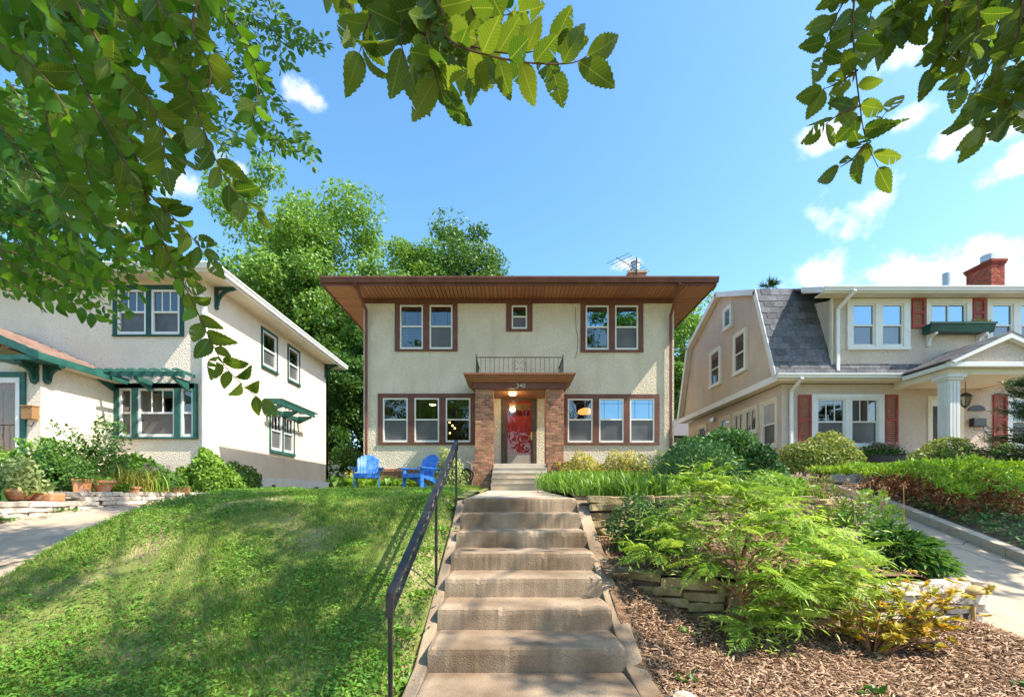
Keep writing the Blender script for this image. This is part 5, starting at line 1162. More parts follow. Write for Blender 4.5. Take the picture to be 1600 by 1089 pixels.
# ------------------------------------------------------------------ cut-leaf sumac in the right foreground
def frond_mesh(seed):
    r = random.Random(seed); V = []; F = []; npair = 11; L = 1.0
    def pt(s): return Vector((s, 0, -.42*s*s + .10*s))
    def tri(a, b, c): k = len(V); V.extend([a, b, c]); F.append((k, k+1, k+2))
    def lance(p, d, nrm, l, w):
        sd = d.cross(nrm).normalized(); k = len(V); V.extend([p, p+d*l*.45+sd*w, p+d*l-nrm*l*.12, p+d*l*.45-sd*w]); F.append((k, k+2, k+1)); F.append((k, k+3, k+2))
    for i in range(npair):
        s = .22+.78*i/(npair-1); p = pt(s); tg = (pt(s+.02)-p).normalized(); env = math.sin(math.pi*min(1,(.18+.80*i/(npair-1))))**.7
        for sg in (-1, 1):
            sd = Vector((0, sg, -.25)).normalized(); d = (sd*.88+tg*.55+Vector((0,0,r.uniform(-.15,.1)))).normalized(); nrm = Vector((0,0,1)); l = .30*env*r.uniform(.85,1.1)
            lance(p, d, nrm, l, .024)
            for q in range(4):       # the leaflets are themselves cut into lobes
                pp = p+d*l*(.2+.19*q)
                for s2 in (-1, 1):
                    sv = d.cross(nrm).normalized()*s2; lance(pp, (d*.75+sv*.65).normalized(), nrm, l*.40*(1-.14*q), .015)
    lance(pt(1.0), (pt(1.02)-pt(1.0)).normalized(), Vector((0,0,1)), .2, .02)
    for a, b in zip([0,.35,.7],[.35,.7,1.0]):
        p, q = pt(a), pt(b); w = Vector((0,.006,0)); tri(p-w, p+w, q); 
    return mesh_np('frond', [tuple(v) for v in V], F, 'sumac')
LEAF('sumac_leaflet', (.15, .31, .035), (.44, .56, .11), trans=.42)
def sumac():
    b = Vector((2.02,4.02,-1.27)); t = thing('sumac', b, 'bright yellow green cut leaf sumac with feathery drooping fronds', 'shrub')
    fm = [frond_mesh(i) for i in range(4)]; r = random.Random(21); tips = []
    MB().tube([b-Vector((0,0,.06)), b+Vector((.02,.02,.3)), b+Vector((.0,.03,.62))], [.032,.027,.022], 8).build('trunk', 'sumac_bark', t, smooth=True)
    MB().tube([b+Vector((-.08,.04,-.05)), b+Vector((-.10,.05,.2)), b+Vector((-.06,.03,.42))], [.012,.010,.008], 6).build('stem', 'sumac_bark', t, smooth=True)
    spots = [(-.72,.4,.80),(-.4,.45,1.0),(-.25,.5,1.28),(-.05,.6,1.48),(.2,.4,1.42),(.0,.1,1.05),(.3,.2,1.18),(.5,.45,1.3),(.35,.0,.85),(.62,.15,1.02),(.8,.35,1.12),(.95,.1,.88),(1.1,.4,.98),(1.25,.3,.80),(1.0,-.05,.66),(.7,-.1,.70),
             (.45,-.15,.52),(.8,.05,.45),(.2,-.2,.66),(.02,-.15,.18),(.3,-.1,.30),(-.2,.2,.72),(.55,.6,1.42),(-.55,.6,1.15),(-.02,.75,1.62),(1.15,.0,.5)]
    for s in spots:
        s = (s[0]*.92, s[1], s[2]*.93); e = b+Vector(s); st = b+Vector((0,.03,min(.62,s[2]*.55))); mid = st.lerp(e,.5)+Vector((0,0,.02+.06*r.random()))
        MB().tube([st, mid, e], [.013,.009,.005], 5).build('branch', 'sumac_bark', t)
        k = r.randint(8,10); a0 = r.uniform(0,6.28)
        for i in range(k):
            a = a0+6.28*i/k+r.uniform(-.3,.3); el = r.uniform(-.25,.65); d = Vector((math.cos(a)*math.cos(el), math.sin(a)*math.cos(el), math.sin(el)))
            x = d; y = Vector((0,0,1)).cross(x).normalized(); z = x.cross(y); q = Matrix((x,y,z)).transposed().to_quaternion() @ Quaternion((1,0,0), r.uniform(-.5,.5))
            o = link('frond', r.choice(fm), t, e-Vector((0,0,.02*r.random())), q); sc = r.uniform(.25,.41); o.scale = (sc,sc,sc)
    n = 5200; k = nrng.integers(0,len(spots),n); S_ = np.array(spots)*np.array([.92,1,.93]); c = S_[k]+nrng.normal(size=(n,3))*np.array([.17,.15,.10]); c[:,2] -= .03
    A = unit(np.stack([nrng.normal(.1,.8,n), nrng.normal(-.3,.6,n), nrng.normal(-.25,.4,n)],1)); Nn = unit(np.array([0,-.2,1.0])+rdir(n)*.6)
    o = link('leaflets', leaf_mesh('leaflets', c, A, Nn, nrng.uniform(.05,.10,n), (T_RHOMB[0]*np.array([1,.34,1]), T_RHOMB[1]), 'sumac_leaflet'), t); o['kind'] = 'stuff'
sumac()
# ------------------------------------------------------------------ right neighbour's yard
shrub('round_shrub', 'rounded olive shrub on bare stems before the red shuttered window', 'shrub', (7.85,11.6,.28), 1.02,.8,1.22, 7000, .085, 'shrub_olive', seed=8, clear=.25, lump=.12, stems=12)
shrub('round_shrub', 'rounded dense olive shrub beside the porch column', 'shrub', (10.95,11.5,.3), .88,.7,1.12, 6500, .08, 'shrub_olive', seed=9, lump=.08, stems=5)
shrub('hosta', 'pale leafy plant at the foot of the dense round shrub', 'plant', (9.7,11.2,.3), .6,.4,.35, 500, .14, 'shrub_light', T_HOSTA, seed=31, stems=0)
t_ = shrub('geranium', 'pink flowers and foliage filling the box under the front window', 'plant', (11.2,13.75,1.24), .62,.16,.34, 900, .08, 'shrub_mid', seed=10, stems=0)
o_ = link('petals', leaf_mesh('petals', np.stack([nrng.normal(0,.35,260), nrng.normal(-.08,.08,260), nrng.uniform(.15,.40,260)],1), rdir(260), rdir(260), np.full(260,.05), T_OVAL, 'flower_pink'), t_); o_['kind'] = 'stuff'
t_ = shrub('primrose', 'small yellow flowers growing in the green window box', 'plant', (13.9,13.5,5.08), .45,.1,.16, 160, .06, 'shrub_yellow', seed=11, stems=0)
shrub('begonia', 'green leafy plant in the pale porch planter', 'plant', (13.0,12.05,1.05), .28,.28,.28, 350, .09, 'shrub_light', seed=12, stems=0)
def juniper():
    b = Vector((10.2,8.6,-.2)); t = thing('juniper', b, 'wide low juniper with bright green top and rust brown underside', 'shrub')
    def mound(n, top):
        x = nrng.uniform(6.85,14.5,n); y = nrng.uniform(6.9,10.6,n)
        c = np.clip(1-((y-9.2)/2.2)**2,0,1)*np.clip((x-6.7)/.7,0,1)
        edge = .25*np.sin(x*2.3)+.2*np.sin(x*5.1+1); ok = (y > 7.35+edge+.03*(x-7)*0) & (c > .02)
        x, y, c = x[ok], y[ok], c[ok]; g = YARDR(y); Tz = .44+.05*np.sin(x*3.1+y)+.05*np.sin(x*7+y*5)+.03*np.sin(y*9)
        zt = g+.12+(np.maximum(Tz-g,.25))*np.clip((y-7.2-edge[ok])/1.05,0,1)**.55
        return x, y, zt, g
    x, y, zt, g = mound(30000, True); n = len(x); frac = nrng.random(n)**3*.35; z = zt-frac*(zt-g)
    A = unit(np.stack([nrng.normal(0,.6,n), nrng.normal(-.35,.5,n), nrng.uniform(.2,.9,n)],1)); o = link('foliage', leaf_mesh('foliage', np.stack([x,y,z],1)-np.array(b), A, rdir(n), nrng.uniform(.05,.12,n), (T_OVAL[0]*np.array([1,.6,1]),T_OVAL[1]), 'juniper_green', np.clip(nrng.normal(.55,.25,n)-frac,0,1)), t); o['kind'] = 'stuff'
    x, y, zt, g = mound(34000, False); keep = y < 9.2; x, y, zt, g = x[keep], y[keep], zt[keep], g[keep]; n = len(x); z = g+(zt-g)*nrng.uniform(.0,.78,n); y = y-.12*nrng.random(n)
    A = unit(np.stack([nrng.normal(0,.7,n), nrng.normal(-.5,.5,n), nrng.normal(.1,.5,n)],1)); o = link('brown_foliage', leaf_mesh('brown_foliage', np.stack([x,y,z],1)-np.array(b), A, rdir(n), nrng.uniform(.05,.12,n), (T_OVAL[0]*np.array([1,.6,1]),T_OVAL[1]), 'juniper_brown'), t); o['kind'] = 'stuff'
    r = random.Random(3)
    for i in range(26):
        p = Vector((r.uniform(7,12.5), r.uniform(7.6,9), 0)); p.z = float(YARDR(p.y)); e = p+Vector((r.uniform(-.6,.6), r.uniform(-.7,-.1), r.uniform(.15,.45))); MB().tube([p, p.lerp(e,.5)+Vector((0,0,.08)), e], [.014,.01,.005], 5).build('branch', 'twig_bark', t)
juniper()
def ground_cover_right():
    n = 9000; x = nrng.uniform(6.82,11,n); y = nrng.uniform(4.6,7.9,n); z = YARDR(y)+nrng.uniform(.0,.14,n); Nn = unit(np.array([0,-.2,1.0])+rdir(n)*.6)
    o = link('ground_cover', leaf_mesh('ground_cover', np.stack([x,y,z],1), np.cross(Nn, rdir(n)), Nn, nrng.uniform(.04,.09,n), T_OVAL, 'shrub_mid')); tag(o, 'low dark green ground cover along the curb below the juniper', 'ground cover', kind='stuff')
ground_cover_right()
def conifer(name, label, base, h, r0, whorls, per, nl, ls, mat, seed, cat='tree', trunk_r=.06):
    base = Vector(base); t = thing(name, base, label, cat); rr = random.Random(seed); MB().tube([base-Vector((0,0,.1)), base+Vector((0,0,h*.5)), base+Vector((0,0,h))], [trunk_r,trunk_r*.6,.01], 7).build('trunk', 'bark', t)
    Pn = []; A = []
    for w in range(whorls):
        z = h*(.06+.92*w/whorls); R_ = r0*(1-.92*w/whorls)**.8
        for k in range(per):
            a = rr.uniform(0,6.28); d = Vector((math.cos(a), math.sin(a), rr.uniform(.0,.45))).normalized(); L = R_*rr.uniform(.75,1.1); s = base+Vector((0,0,z)); e = s+d*L
            MB().tube([s, s.lerp(e,.5)+Vector((0,0,-.03)), e], [.02*R_+.004,.012*R_+.003,.003], 4).build('branch', 'twig_bark', t)
            for i in range(nl):
                u = rr.uniform(.25,1.0); p = s.lerp(e,u)+Vector((rr.gauss(0,.06), rr.gauss(0,.06), rr.gauss(0,.05)))*(.4+R_*.5); Pn.append(p); A.append((d*.8+Vector((rr.gauss(0,.45), rr.gauss(0,.45), rr.gauss(0,.35)+.15))))
    Pn = np.array(Pn)-np.array(base); A = np.array(A); n = len(Pn); o = link('foliage', leaf_mesh('foliage', Pn, A, rdir(n), ls*nrng.uniform(.6,1.3,n), (T_NEEDLE[0]*np.array([1,.9,.9]), T_NEEDLE[1]), mat), t); o['kind'] = 'stuff'
conifer('young_spruce', 'feathery young conifer before the columned porch', (12.35,10.4,.3), 3.3, 1.45, 18, 9, 110, .13, 'spruce', 3)
conifer('spruce_tree', 'distant spruce tip above the gambrel roof', (22.6,40,.3), 19.2, 3.2, 26, 7, 40, .55, 'tree_dark', 4, trunk_r=.25)
# ------------------------------------------------------------------ left garden
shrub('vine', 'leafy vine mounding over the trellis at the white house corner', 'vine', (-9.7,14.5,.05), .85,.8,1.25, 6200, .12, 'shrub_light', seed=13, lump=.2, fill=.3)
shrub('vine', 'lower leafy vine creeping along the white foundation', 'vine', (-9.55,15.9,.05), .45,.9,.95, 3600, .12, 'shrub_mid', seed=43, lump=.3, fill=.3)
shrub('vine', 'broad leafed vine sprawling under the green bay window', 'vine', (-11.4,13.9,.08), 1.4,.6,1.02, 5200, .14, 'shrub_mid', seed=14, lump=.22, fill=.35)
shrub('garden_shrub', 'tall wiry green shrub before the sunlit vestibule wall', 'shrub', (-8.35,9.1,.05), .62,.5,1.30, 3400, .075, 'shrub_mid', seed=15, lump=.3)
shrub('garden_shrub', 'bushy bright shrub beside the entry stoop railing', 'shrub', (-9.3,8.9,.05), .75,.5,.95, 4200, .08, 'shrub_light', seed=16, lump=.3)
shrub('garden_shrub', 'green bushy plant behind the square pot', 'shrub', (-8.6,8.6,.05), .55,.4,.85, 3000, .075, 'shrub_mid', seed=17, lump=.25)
clump('hosta', 'white edged hosta leaves behind the shallow bowl', 'plant', (-8.6,7.75,-.02), 110, .42, 1.0, 'variegated', T_HOSTA, seed=18, bx=.2, by=.15)
clump('fern', 'dark fern fronds at the end of the lower stone wall', 'plant', (-7.95,6.75,-.08), 160, .36, 1.0, 'shrub_dark', T_ARCH, seed=19, width=1.6, bx=.2, by=.15)
shrub('variegated_shrub', 'cream edged leafy plant growing in the shallow bowl', 'plant', (-7.72,7.1,.06), .3,.25,.5, 700, .08, 'variegated', seed=20, stems=3)
shrub('potted_herb', 'upright green herb growing in the square pot', 'plant', (-7.75,8.2,.24), .2,.2,.48, 800, .05, 'shrub_mid', seed=21, stems=4)
shrub('potted_sedum', 'yellow green mound growing in the round bellied pot', 'plant', (-7.55,8.4,.22), .19,.19,.14, 600, .035, 'shrub_light', seed=22, stems=0)
clump('flowering_grass', 'tuft of tall yellowish grass behind the clay trough', 'plant', (-7.6,9.0,.08), 260, .52, .7, 'shrub_yellow', T_ARCH, seed=23, width=.6, bx=.2, by=.15)
clump('flowering_grass', 'tuft of bright green grass above the upper stone wall', 'plant', (-7.6,9.35,.08), 260, .50, .7, 'shrub_light', T_ARCH, seed=24, width=.6, bx=.2, by=.15)
t_ = clump('coral_bells', 'wispy plant with pink seed heads above the small clay pot', 'plant', (-7.6,9.75,.10), 120, .3, 1.0, 'shrub_mid', T_HOSTA, seed=25, bx=.15, by=.12); spikes(t_, (-7.6,9.7,.1), 30, .55, .22, .18, 'flower_pink', .03, seed=4)
clump('hosta', 'small hosta leaves in front of the clay trough', 'plant', (-7.45,8.75,.08), 60, .17, 1.1, 'shrub_light', T_HOSTA, seed=26, bx=.08, by=.08)
for i, y in enumerate((5.9, 6.6, 7.4)): clump('weed', 'small weed at the foot of the lower stone wall', 'plant', (-7.28,y,float(DRL(y))+.05), 30, .10, 1.0, 'shrub_mid', T_OVAL, seed=i, group='weeds along the wall foot', bx=.08, by=.1)
# beside the main house
shrub('variegated_shrub', 'pale variegated bush beside the brick pillar', 'shrub', (-1.95,13.85,.26), .58,.45,1.08, 3600, .075, 'variegated', seed=28, lump=.15)
clump('hosta', 'light green hosta beside the faded blue chair', 'plant', (-4.6,13.2,.24), 120, .42, 1.0, 'shrub_light', T_HOSTA, seed=29, bx=.25, by=.2)
clump('hosta', 'green hosta between the two blue chairs', 'plant', (-3.6,14.3,.28), 120, .36, 1.0, 'shrub_light', T_HOSTA, seed=30, bx=.4, by=.15)
shrub('goldenrod', 'yellow flowering plant at the corner of the stucco house', 'plant', (-5.0,14.5,.2), .35,.3,.62, 900, .07, 'shrub_yellow', seed=33)
# ------------------------------------------------------------------ trees
def tree(name, label, base, trunk_r, crown_c, crown_r, nclump, nleaf, ls, mat, seed, group=None, clump_r=.2, tmpl=T_RHOMB, clip=None, nlimb=26, shell=2.2, squash=1.0):
    base = Vector(base); t = thing(name, base, label, 'tree', group); rg = np.random.default_rng(seed); cc = np.array(crown_c); cr = np.array(crown_r)
    d = rg.normal(size=(nclump,3)); d /= np.linalg.norm(d,axis=1,keepdims=True); rad = rg.random(nclump)**(1/shell); lob = 1+.16*np.sin(d[:,0]*3+seed)*np.sin(d[:,2]*4+seed*2)+.12*np.sin(d[:,1]*6+d[:,0]*5)
    C = cc+d*(rad*lob)[:,None]*cr
    top = Vector((cc[0], cc[1], cc[2]+cr[2]*.35)); fork = base.lerp(top, .42)
    MB().tube([base-Vector((0,0,.2)), base+Vector((0,0,.3)), fork, base.lerp(top,.7), top], [trunk_r*1.35,trunk_r,trunk_r*.8,trunk_r*.5,trunk_r*.15], 9).build('trunk', 'bark', t, smooth=True)
    for i in range(nlimb):
        e = Vector(C[i]); u = .35+.5*rg.random(); s = base.lerp(top,u); mid = s.lerp(e,.5)+Vector((0,0,.12*(e-s).length))
        MB().tube([s, mid, e], [trunk_r*.32,trunk_r*.2,trunk_r*.06], 6).build('limb', 'bark', t, smooth=True)
    k = rg.integers(0,nclump,nleaf); sz = (cr.mean()*clump_r)*(.6+.8*rg.random(nclump)); g = rg.normal(size=(nleaf,3)); g *= np.minimum(1, 1.7/np.maximum(np.linalg.norm(g,axis=1,keepdims=True),1e-6)); g *= np.array([1,1,.75])
    p = C[k]+g*sz[k][:,None]*.62
    if clip is not None: ok = clip(p); p = p[ok]; k = k[ok]
    n = len(p); out = unit(p-cc); Nn = unit(out*.5+rg.normal(size=(n,3))*.7+np.array([0,0,.4])); A = np.cross(Nn, rdir(n))+np.array([0,0,-.25])
    cl = rg.random(nclump)[k]
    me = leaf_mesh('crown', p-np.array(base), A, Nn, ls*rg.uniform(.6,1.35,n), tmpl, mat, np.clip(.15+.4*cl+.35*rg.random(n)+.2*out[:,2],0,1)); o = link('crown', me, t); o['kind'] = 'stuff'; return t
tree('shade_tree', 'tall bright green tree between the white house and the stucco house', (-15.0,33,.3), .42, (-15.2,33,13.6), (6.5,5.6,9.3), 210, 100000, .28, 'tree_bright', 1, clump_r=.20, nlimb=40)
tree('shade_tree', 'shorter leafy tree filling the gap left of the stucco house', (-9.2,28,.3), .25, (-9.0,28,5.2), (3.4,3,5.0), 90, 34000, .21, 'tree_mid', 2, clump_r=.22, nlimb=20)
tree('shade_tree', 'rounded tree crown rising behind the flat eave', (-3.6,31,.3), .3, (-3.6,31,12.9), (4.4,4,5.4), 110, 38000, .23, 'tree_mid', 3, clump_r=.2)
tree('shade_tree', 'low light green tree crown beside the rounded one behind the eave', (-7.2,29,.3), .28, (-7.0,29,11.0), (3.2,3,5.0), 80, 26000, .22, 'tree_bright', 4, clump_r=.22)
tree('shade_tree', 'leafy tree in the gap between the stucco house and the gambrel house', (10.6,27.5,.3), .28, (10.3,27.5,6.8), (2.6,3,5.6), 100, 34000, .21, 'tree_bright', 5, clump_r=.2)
tree('shade_tree', 'dark tree behind the roof of the white house', (-20,30,.3), .3, (-20,30,8.5), (5,4,6), 90, 12000, .4, 'tree_mid', 6, clump_r=.22)
# ------------------------------------------------------------------ the two street elms whose low twigs hang before the lens
def elm_leaf_mesh(seed):
    r = random.Random(seed); n = 9; up = []; lo = []
    for sg, acc in ((1, up), (-1, lo)):
        for i in range(1, n):
            x = i/n; w = .31*math.sin(math.pi*x**.82)**.85*(1.0 if sg > 0 else .93); acc.append((x-.012, sg*w*.93, .10*abs(w)-.16*(x-.4)**2)); acc.append((x+.022, sg*w*1.04, .10*abs(w)-.16*(x-.4)**2))
    mid = [(i/n, 0, -.16*(i/n-.4)**2) for i in range(n+1)]
    V = list(mid); F = []; base = len(V); V += up; b2 = len(V); V += lo
    def add(side, b):
        ring = [0]+[b+i for i in range(len(side))]+[n]
        def near(k):
            return min(n, max(0, int(round(V[k][0]*n))))
        for a, c in zip(ring, ring[1:]):
            m1, m2 = near(a), near(c)
            tris = [(m1, a, c)] if m1 == m2 else [(m1, a, c), (m1, c, m2)]
            for t3 in tris:
                if len(set(t3)) == 3: F.append(t3 if b == base else t3[::-1])
    add(up, base); add(lo, b2); V.append((-.09, .008, .0)); V.append((-.09, -.008, 0)); F.append((len(V)-2, len(V)-1, 0))
    bend = (.0, .18, -.2, .35, .1, -.1)[seed % 6]; tw_ = (.0, .25, -.3, .1, -.15, .4)[seed % 6]; wd = (1, .9, 1.08, .95, 1.0, .82)[seed % 6]
    V = [(x, y*wd+.03*math.sin(x*5+seed), z+r.uniform(-.006,.006)-bend*x*x+tw_*x*y+(.25 if seed == 3 else .0)*abs(y)) for x, y, z in V]
    if seed in (2, 4): F = [f for f in F if r.random() > .10]
    return V, F
ELM = [elm_leaf_mesh(s) for s in range(6)]
def elm_template(i): return (np.array(ELM[i][0]), np.array(ELM[i][1]))
def twig(r, pts, ls, gap, face, out, droop=.25, both=True):
    """alternate leaves in a flat spray along a twig; returns leaf records (pos, axis, normal, size)"""
    pts = [Vector(p) for p in pts]; acc = 0.0; nxt = gap*.5; sgn = 1
    for a, b in zip(pts, pts[1:]):
        L = (b-a).length; d = (b-a).normalized()
        while nxt <= acc+L:
            p = a+d*(nxt-acc); nrm = (face(p)+Vector((r.gauss(0,.28), r.gauss(0,.28), r.gauss(0,.28)))).normalized(); sd = d.cross(nrm).normalized()*sgn
            ax = (d*r.uniform(.35,.75)+sd*r.uniform(.75,1.0)+Vector((0,0,-droop*r.random()))).normalized(); out.append((p, ax, nrm, ls*r.uniform(.72,1.15))); nxt += gap*r.uniform(.75,1.25); sgn = -sgn
        acc += L
    d = (pts[-1]-pts[-2]).normalized(); out.append((pts[-1], d, face(pts[-1]).normalized(), ls))
def spline(pts, n=5):
    pts = [Vector(p) for p in pts]; out = []
    for i in range(len(pts)-1):
        p0 = pts[max(i-1,0)]; p1 = pts[i]; p2 = pts[i+1]; p3 = pts[min(i+2,len(pts)-1)]
        for k in range(n):
            t = k/n; out.append(.5*((2*p1)+(p2-p0)*t+(2*p0-5*p1+4*p2-p3)*t*t+(3*p1-p0-3*p2+p3)*t**3))
    return out+[pts[-1]]
def px_path(lst): return spline([P(*q) for q in lst])
def finish_elm(t, leaves, twigs, fine):
    for pts, r0 in twigs: MB().tube(pts, [r0*(1-.75*i/(len(pts)-1)) for i in range(len(pts))], 5).build('twig', 'twig_bark', t)
    leaves.sort(key=lambda q: q[0].length/q[3])
    mes = [mesh_np('leaf', ELM[i][0], ELM[i][1], 'elm_leaf') for i in range(6)]; rr = random.Random(5)
    for p, ax, nrm, s in leaves[:300]:
        y = nrm.cross(ax).normalized(); z = ax.cross(y); link('leaf', rr.choice(mes), t, p, Matrix((ax,y,z)).transposed().to_quaternion(), (s,s,s))
    rest = leaves[300:]
    def joined(name, recs, T):
        if not recs: return
        o = link(name, leaf_mesh(name, np.array([q[0] for q in recs])-np.array(ORG[t]), np.array([q[1] for q in recs]), np.array([q[2] for q in recs]), np.array([q[3] for q in recs]), T, 'elm_foliage'), t); o['kind'] = 'stuff'
    joined('foliage', rest[::2], elm_template(1)); joined('curled_foliage', rest[1::2], elm_template(3)); joined('fine_foliage', fine, T_OVAL)
def cam_face(p): return (-p.normalized()*.75+Vector((0,0,-.45))).normalized()
def up_face(p): return Vector((.15,-.25,.9))
def mix_face(p): return Vector((rng.gauss(.1,.5), -.75, rng.gauss(.3,.5)))
def elm_left():
    b = Vector((-4.6,-2.6,-1.45)); t = thing('elm_tree', b, 'large elm whose leafy branches hang over the left of the view', 'tree'); r = random.Random(31)
    MB().tube([b-Vector((0,0,.2)), b+Vector((.1,.1,1.2)), b+Vector((.2,.3,3.2)), b+Vector((.4,.6,5.5)), b+Vector((.5,.8,8.5))], [.42,.33,.29,.22,.08], 12).build('trunk', 'bark', t, smooth=True)
    L = []; tw = []; fine = []
    def add(path, ls, gap, face=cam_face, r0=.0045, droop=.25, far=False):
        pts = px_path(path); twig(r, pts, ls, gap, face, fine if far else L, droop); tw.append((pts, r0))
    # centre sprays
    for q in ([(640,-70,1.3),(690,15,1.27),(706,66,1.25),(800,95,1.22),(885,100,1.22),(918,88,1.22)], [(700,-40,1.3),(668,40,1.28),(676,85,1.26),(682,125,1.25),(692,142,1.25)], [(600,-50,1.3),(578,25,1.3),(562,82,1.3)],
              [(500,-50,1.45),(540,0,1.4),(566,45,1.4)], [(760,-60,1.35),(735,-5,1.3),(745,40,1.3),(742,95,1.3)], [(620,-60,1.35),(640,0,1.33),(625,55,1.3),(640,110,1.3)], [(560,-70,1.5),(610,-20,1.5),(680,10,1.5),(740,30,1.5),(800,22,1.45)]):
        add(q, .110, .038)
        if r.random() < .5: add([(a+r.uniform(-22,12), c_+r.uniform(-34,-4), d+.06) for a, c_, d in q[:-1]], .105, .045)
    add([(740,-30,2.6),(780,5,2.6),(815,35,2.6)], .075, .04)
    # left sprays
    for q in ([(230,-40,1.7),(272,70,1.65),(310,180,1.6),(352,280,1.6),(400,332,1.6)], [(150,-20,1.8),(200,200,1.75),(235,330,1.75),(265,400,1.75),(300,470,1.75),(350,570,1.75),(408,626,1.75)], [(60,-20,1.9),(130,130,1.9),(190,260,1.85),(225,370,1.85),(290,420,1.8)],
              [(330,-40,1.7),(300,40,1.7),(330,120,1.7),(290,210,1.7)], [(10,-30,2.0),(60,120,2.0),(90,250,1.95),(160,350,1.9),(250,400,1.85)], [(180,240,1.8),(230,300,1.75),(290,360,1.75),(325,405,1.75)], [(100,-30,1.7),(170,90,1.65),(240,170,1.6),(260,260,1.6)], [(-20,60,1.7),(60,110,1.65),(120,200,1.65)], [(280,-40,2.1),(350,20,2.1),(400,110,2.1),(395,200,2.1)]):
        add(q, .092, .033, droop=.5)
    for i in range(54):
        px = r.uniform(-60,235); py = r.uniform(-90,210)-.25*max(0,px-150); d = r.uniform(1.7,3.2); ang = r.uniform(.7,1.4); ln = r.uniform(90,190)*1.7/d*1.2
        if px > 250 and py > 130: continue
        q = [(px,py,d),(px+ln*.5*math.cos(ang),py+ln*.5*math.sin(ang),d-.05),(px+ln*math.cos(ang)*.95,py+ln*math.sin(ang)*1.05,d-.1)]; add(q, .086, .032, face=cam_face if r.random() < .6 else mix_face, droop=.5)
    # finer, more distant sprays
    for q in ([(300,-20,4.6),(380,60,4.6),(440,160,4.5),(500,250,4.5)], [(290,-30,4.8),(390,30,4.7),(450,60,4.7),(505,78,4.7)], [(330,10,4.6),(390,110,4.6),(420,200,4.6),(460,240,4.6)], [(400,-30,4.8),(440,20,4.8),(470,70,4.8),(500,75,4.8)], [(310,60,4.5),(360,130,4.5),(400,220,4.4),(470,235,4.4)], [(330,-30,4.6),(420,60,4.6),(455,95,4.6)], [(300,100,4.4),(350,190,4.4),(375,235,4.4)]):
        for j in range(4):
            qq = [(a+r.uniform(-22,18), b_+r.uniform(-20,14), d+r.uniform(-.3,.4)) for a, b_, d in q]; add(qq, .085, .045, face=mix_face, r0=.004, far=True)
    for i in range(300):
        px = r.uniform(-90,165); py = r.uniform(120,410); d = r.uniform(3.2,5.2)
        if py > 470-.55*max(px,0): continue
        ang = r.uniform(.25,1.1); ln = r.uniform(60,130); q = [(px,py,d),(px+ln*.5*math.cos(ang),py+ln*.45*math.sin(ang),d),(px+ln*math.cos(ang),py+ln*math.sin(ang),d)]; add(q, .085, .04, face=mix_face if r.random() < .7 else cam_face, r0=.004, far=True)
    for q in ([(0,390,2.9),(60,405,2.9),(110,425,2.85),(175,440,2.8)], [(0,400,2.9),(60,440,2.9),(110,470,2.85),(148,492,2.85)], [(-20,420,3.0),(40,455,3.0),(100,480,3.0)], [(20,350,3.0),(90,380,3.0),(150,410,3.0)]): add(q, .09, .036, droop=.4)
    # limbs that carry the sprays, arching overhead from the trunk
    s0 = b+Vector((.3,.5,4.3))
    for pts in ([s0, (-3.4,-.6,3.6), (-2.2,1.0,3.2), (-.9,1.35,2.1), (-.3,1.32,1.5)], [s0, (-3.6,-.4,3.9), (-2.6,1.2,3.4), (-2.2,1.9,2.4), (-1.7,1.9,1.9)], [s0, (-4.2,.2,4.3), (-4.4,2.2,4.6), (-4.2,3.9,4.2), (-3.3,4.6,4.9)], [s0, (-5.0,.6,3.8), (-5.2,2.8,3.8), (-4.9,4.2,3.4)], [s0, (-3.9,.4,4.4), (-3.4,2.2,3.6), (-2.6,2.2,2.7)]):
        sp = spline(pts, 6); MB().tube(sp, [.09*(1-.9*i/(len(sp)-1))+.004 for i in range(len(sp))], 7).build('limb', 'bark', t, smooth=True)
    finish_elm(t, L, tw, fine)
    # crown overhead, behind and above the camera
    rg = np.random.default_rng(8); C = np.array([-4.5,-2.0,7.4])+unit(rg.normal(size=(90,3)))*(rg.random(90)**.45)[:,None]*np.array([4.6,4.4,3.0]); k = rg.integers(0,90,11000); p = C[k]+rg.normal(size=(11000,3))*.42
    p = p[(p[:,2] > 1.22*p[:,1]+.6) & (p[:,2] > 2.6)]; n = len(p); o = link('crown', leaf_mesh('crown', p-np.array(b), np.cross(rdir(n), rdir(n)), unit(rdir(n)+np.array([0,0,.5])), rg.uniform(.09,.16,n), T_OVAL, 'elm_foliage'), t); o['kind'] = 'stuff'
elm_left()
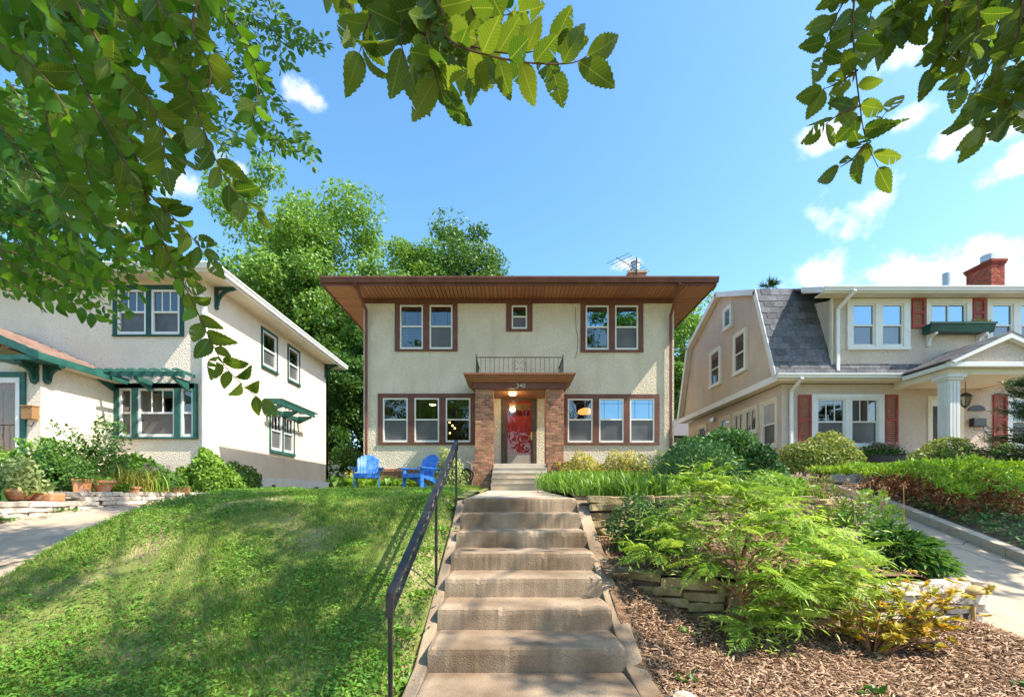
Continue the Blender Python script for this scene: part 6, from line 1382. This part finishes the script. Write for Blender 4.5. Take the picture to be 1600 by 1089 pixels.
def elm_right():
    b = Vector((5.4,-2.4,-1.45)); t = thing('elm_tree', b, 'tall elm whose twigs hang into the sky on the right', 'tree'); r = random.Random(77)
    MB().tube([b-Vector((0,0,.2)), b+Vector((0,.1,1.2)), b+Vector((-.2,.4,3.8)), b+Vector((-.6,1.2,7)), b+Vector((-1.2,2.5,11))], [.46,.36,.31,.24,.07], 12).build('trunk', 'bark', t, smooth=True)
    L = []; tw = []
    def add(path, ls, gap, face=cam_face, r0=.004, droop=.3): pts = px_path(path); twig(r, pts, ls, gap, face, L, droop); tw.append((pts, r0))
    for q in ([(1340,-60,1.62),(1333,30,1.6),(1336,100,1.6),(1343,160,1.6),(1352,215,1.6),(1372,262,1.6)], [(1350,-60,1.65),(1320,0,1.65),(1300,40,1.65),(1285,88,1.65)], [(1345,-40,1.62),(1362,10,1.62),(1350,60,1.62)], [(1340,110,1.6),(1310,130,1.6),(1285,140,1.6)], [(1345,165,1.6),(1310,180,1.6),(1290,195,1.6)], [(1352,205,1.6),(1372,190,1.6),(1385,175,1.6)], [(1355,225,1.6),(1330,250,1.6),(1312,262,1.6)]): add(q, .098, .042, face=mix_face if r.random() < .5 else cam_face)
    for q in ([(1460,-60,1.7),(1480,20,1.7),(1470,80,1.7),(1455,110,1.7)], [(1520,-60,1.6),(1530,30,1.6),(1510,90,1.6),(1500,130,1.6)], [(1600,-40,1.6),(1590,60,1.6),(1560,110,1.6),(1545,150,1.6)], [(1640,20,1.6),(1610,100,1.6),(1570,160,1.6),(1535,200,1.6)], [(1560,-60,1.7),(1565,20,1.7),(1545,70,1.7)], [(1500,-60,1.8),(1440,-10,1.8),(1405,45,1.8),(1385,62,1.8)], [(1660,60,1.6),(1630,120,1.6),(1600,170,1.6),(1580,190,1.6)], [(1420,-60,1.8),(1425,-10,1.8),(1415,40,1.8)], [(1490,-30,1.75),(1500,40,1.75),(1480,70,1.75)], [(1620,-40,1.7),(1615,20,1.7),(1580,70,1.7)]):
        add(q, .1, .036)
        add([(a+r.uniform(-25,25), c+r.uniform(-30,10), d+r.uniform(-.05,.2)) for a, c, d in q], .1, .04, face=mix_face)
    s0 = b+Vector((-.3,.7,4.6))
    for pts in ([s0, (4.2,-.6,4.2), (2.6,1.0,3.4), (1.7,1.65,2.6), (1.25,1.62,1.95)], [s0, (4.3,-.2,4.0), (3.0,1.3,3.2), (2.0,1.7,2.4), (1.75,1.7,2.0)]):
        sp = spline(pts, 6); MB().tube(sp, [.08*(1-.9*i/(len(sp)-1))+.004 for i in range(len(sp))], 7).build('limb', 'bark', t, smooth=True)
    finish_elm(t, L, tw, [])
    # open crown high overhead: compact leafy sprays with clear gaps between them, each set up-sun of a ground spot to dapple lawn and steps
    rg = np.random.default_rng(14); sv = np.array([1, -.32, 1.3]); C = []
    for gx in np.arange(-8.2, 4.6, .95):
        for gy in np.arange(2.4, 13.2, .95):
            if rg.random() > (.62 if gx < -.8 else .22): continue
            q = np.array([gx+rg.uniform(-.4,.4), gy+rg.uniform(-.4,.4), -.6 if gy < 6 else 0.0]); tt = max(rg.uniform(5.5,8.5), (1.22*q[1]+.9-q[2])/(1.3+1.22*.32)); C.append(q+sv*tt)
    C = np.array(C); nc = len(C)
    for i in range(0, nc, 4):
        s = b+Vector((-.3,.6,4.5+.05*i)); e = Vector(C[i]); MB().tube([s, s.lerp(e,.5)+Vector((0,0,.8)), e], [.03,.02,.01], 5).build('limb', 'bark', t, smooth=True)
    n = nc*380; k = np.repeat(np.arange(nc),380); ang = rg.uniform(0,np.pi,nc)[k]; a_ = rg.normal(size=n)*.40*(.7+.6*rg.random(nc))[k]; b_ = rg.normal(size=n)*.22
    p = C[k]+np.stack([a_*np.cos(ang)-b_*np.sin(ang), a_*np.sin(ang)+b_*np.cos(ang), rg.normal(size=n)*.16], 1); p = p[p[:,2] > 1.2*p[:,1]+.35]; n = len(p)
    o = link('crown', leaf_mesh('crown', p-np.array(b), np.cross(rdir(n), rdir(n)), unit(rdir(n)+np.array([0,0,.8])), rg.uniform(.10,.19,n), T_OVAL, 'elm_foliage'), t); o['kind'] = 'stuff'
elm_right()
# trees across the street behind the camera: the windows mirror them
tree('street_tree', 'tree across the street facing the stucco house', (-9.5,-21,-1.5), .32, (-9.5,-21,9.5), (6,4.5,6.5), 80, 11000, .36, 'tree_mid', 41, clump_r=.2, nlimb=12)
tree('street_tree', 'second tree across the street opposite the porch', (3.0,-22,-1.5), .32, (1.5,-22,10.5), (5,4,6.0), 60, 7000, .36, 'tree_mid', 42, clump_r=.2, nlimb=12)
tree('street_tree', 'small tree beyond the driveway casting shade over the curb', (12.2,4.6,-1.1), .16, (11.7,4.9,6.3), (2.4,1.9,2.0), 40, 5000, .2, 'tree_mid', 45, clump_r=.22, nlimb=10)  # out of view, added for its shade on the driveway and curb
for i, (x, y) in enumerate(((-.86,3.3),(-.90,3.75),(-.86,4.25),(-.92,5.0),(-.86,5.5),(-.84,6.2))):
    clump('weed', 'small weed tuft growing along the left side of the concrete steps', 'plant', (x,y,float(lawn_z(x,y))), 110, .06, 1.0, 'shrub_light', T_OVAL, seed=60+i, group='weeds beside the steps', bx=.07, by=.09)
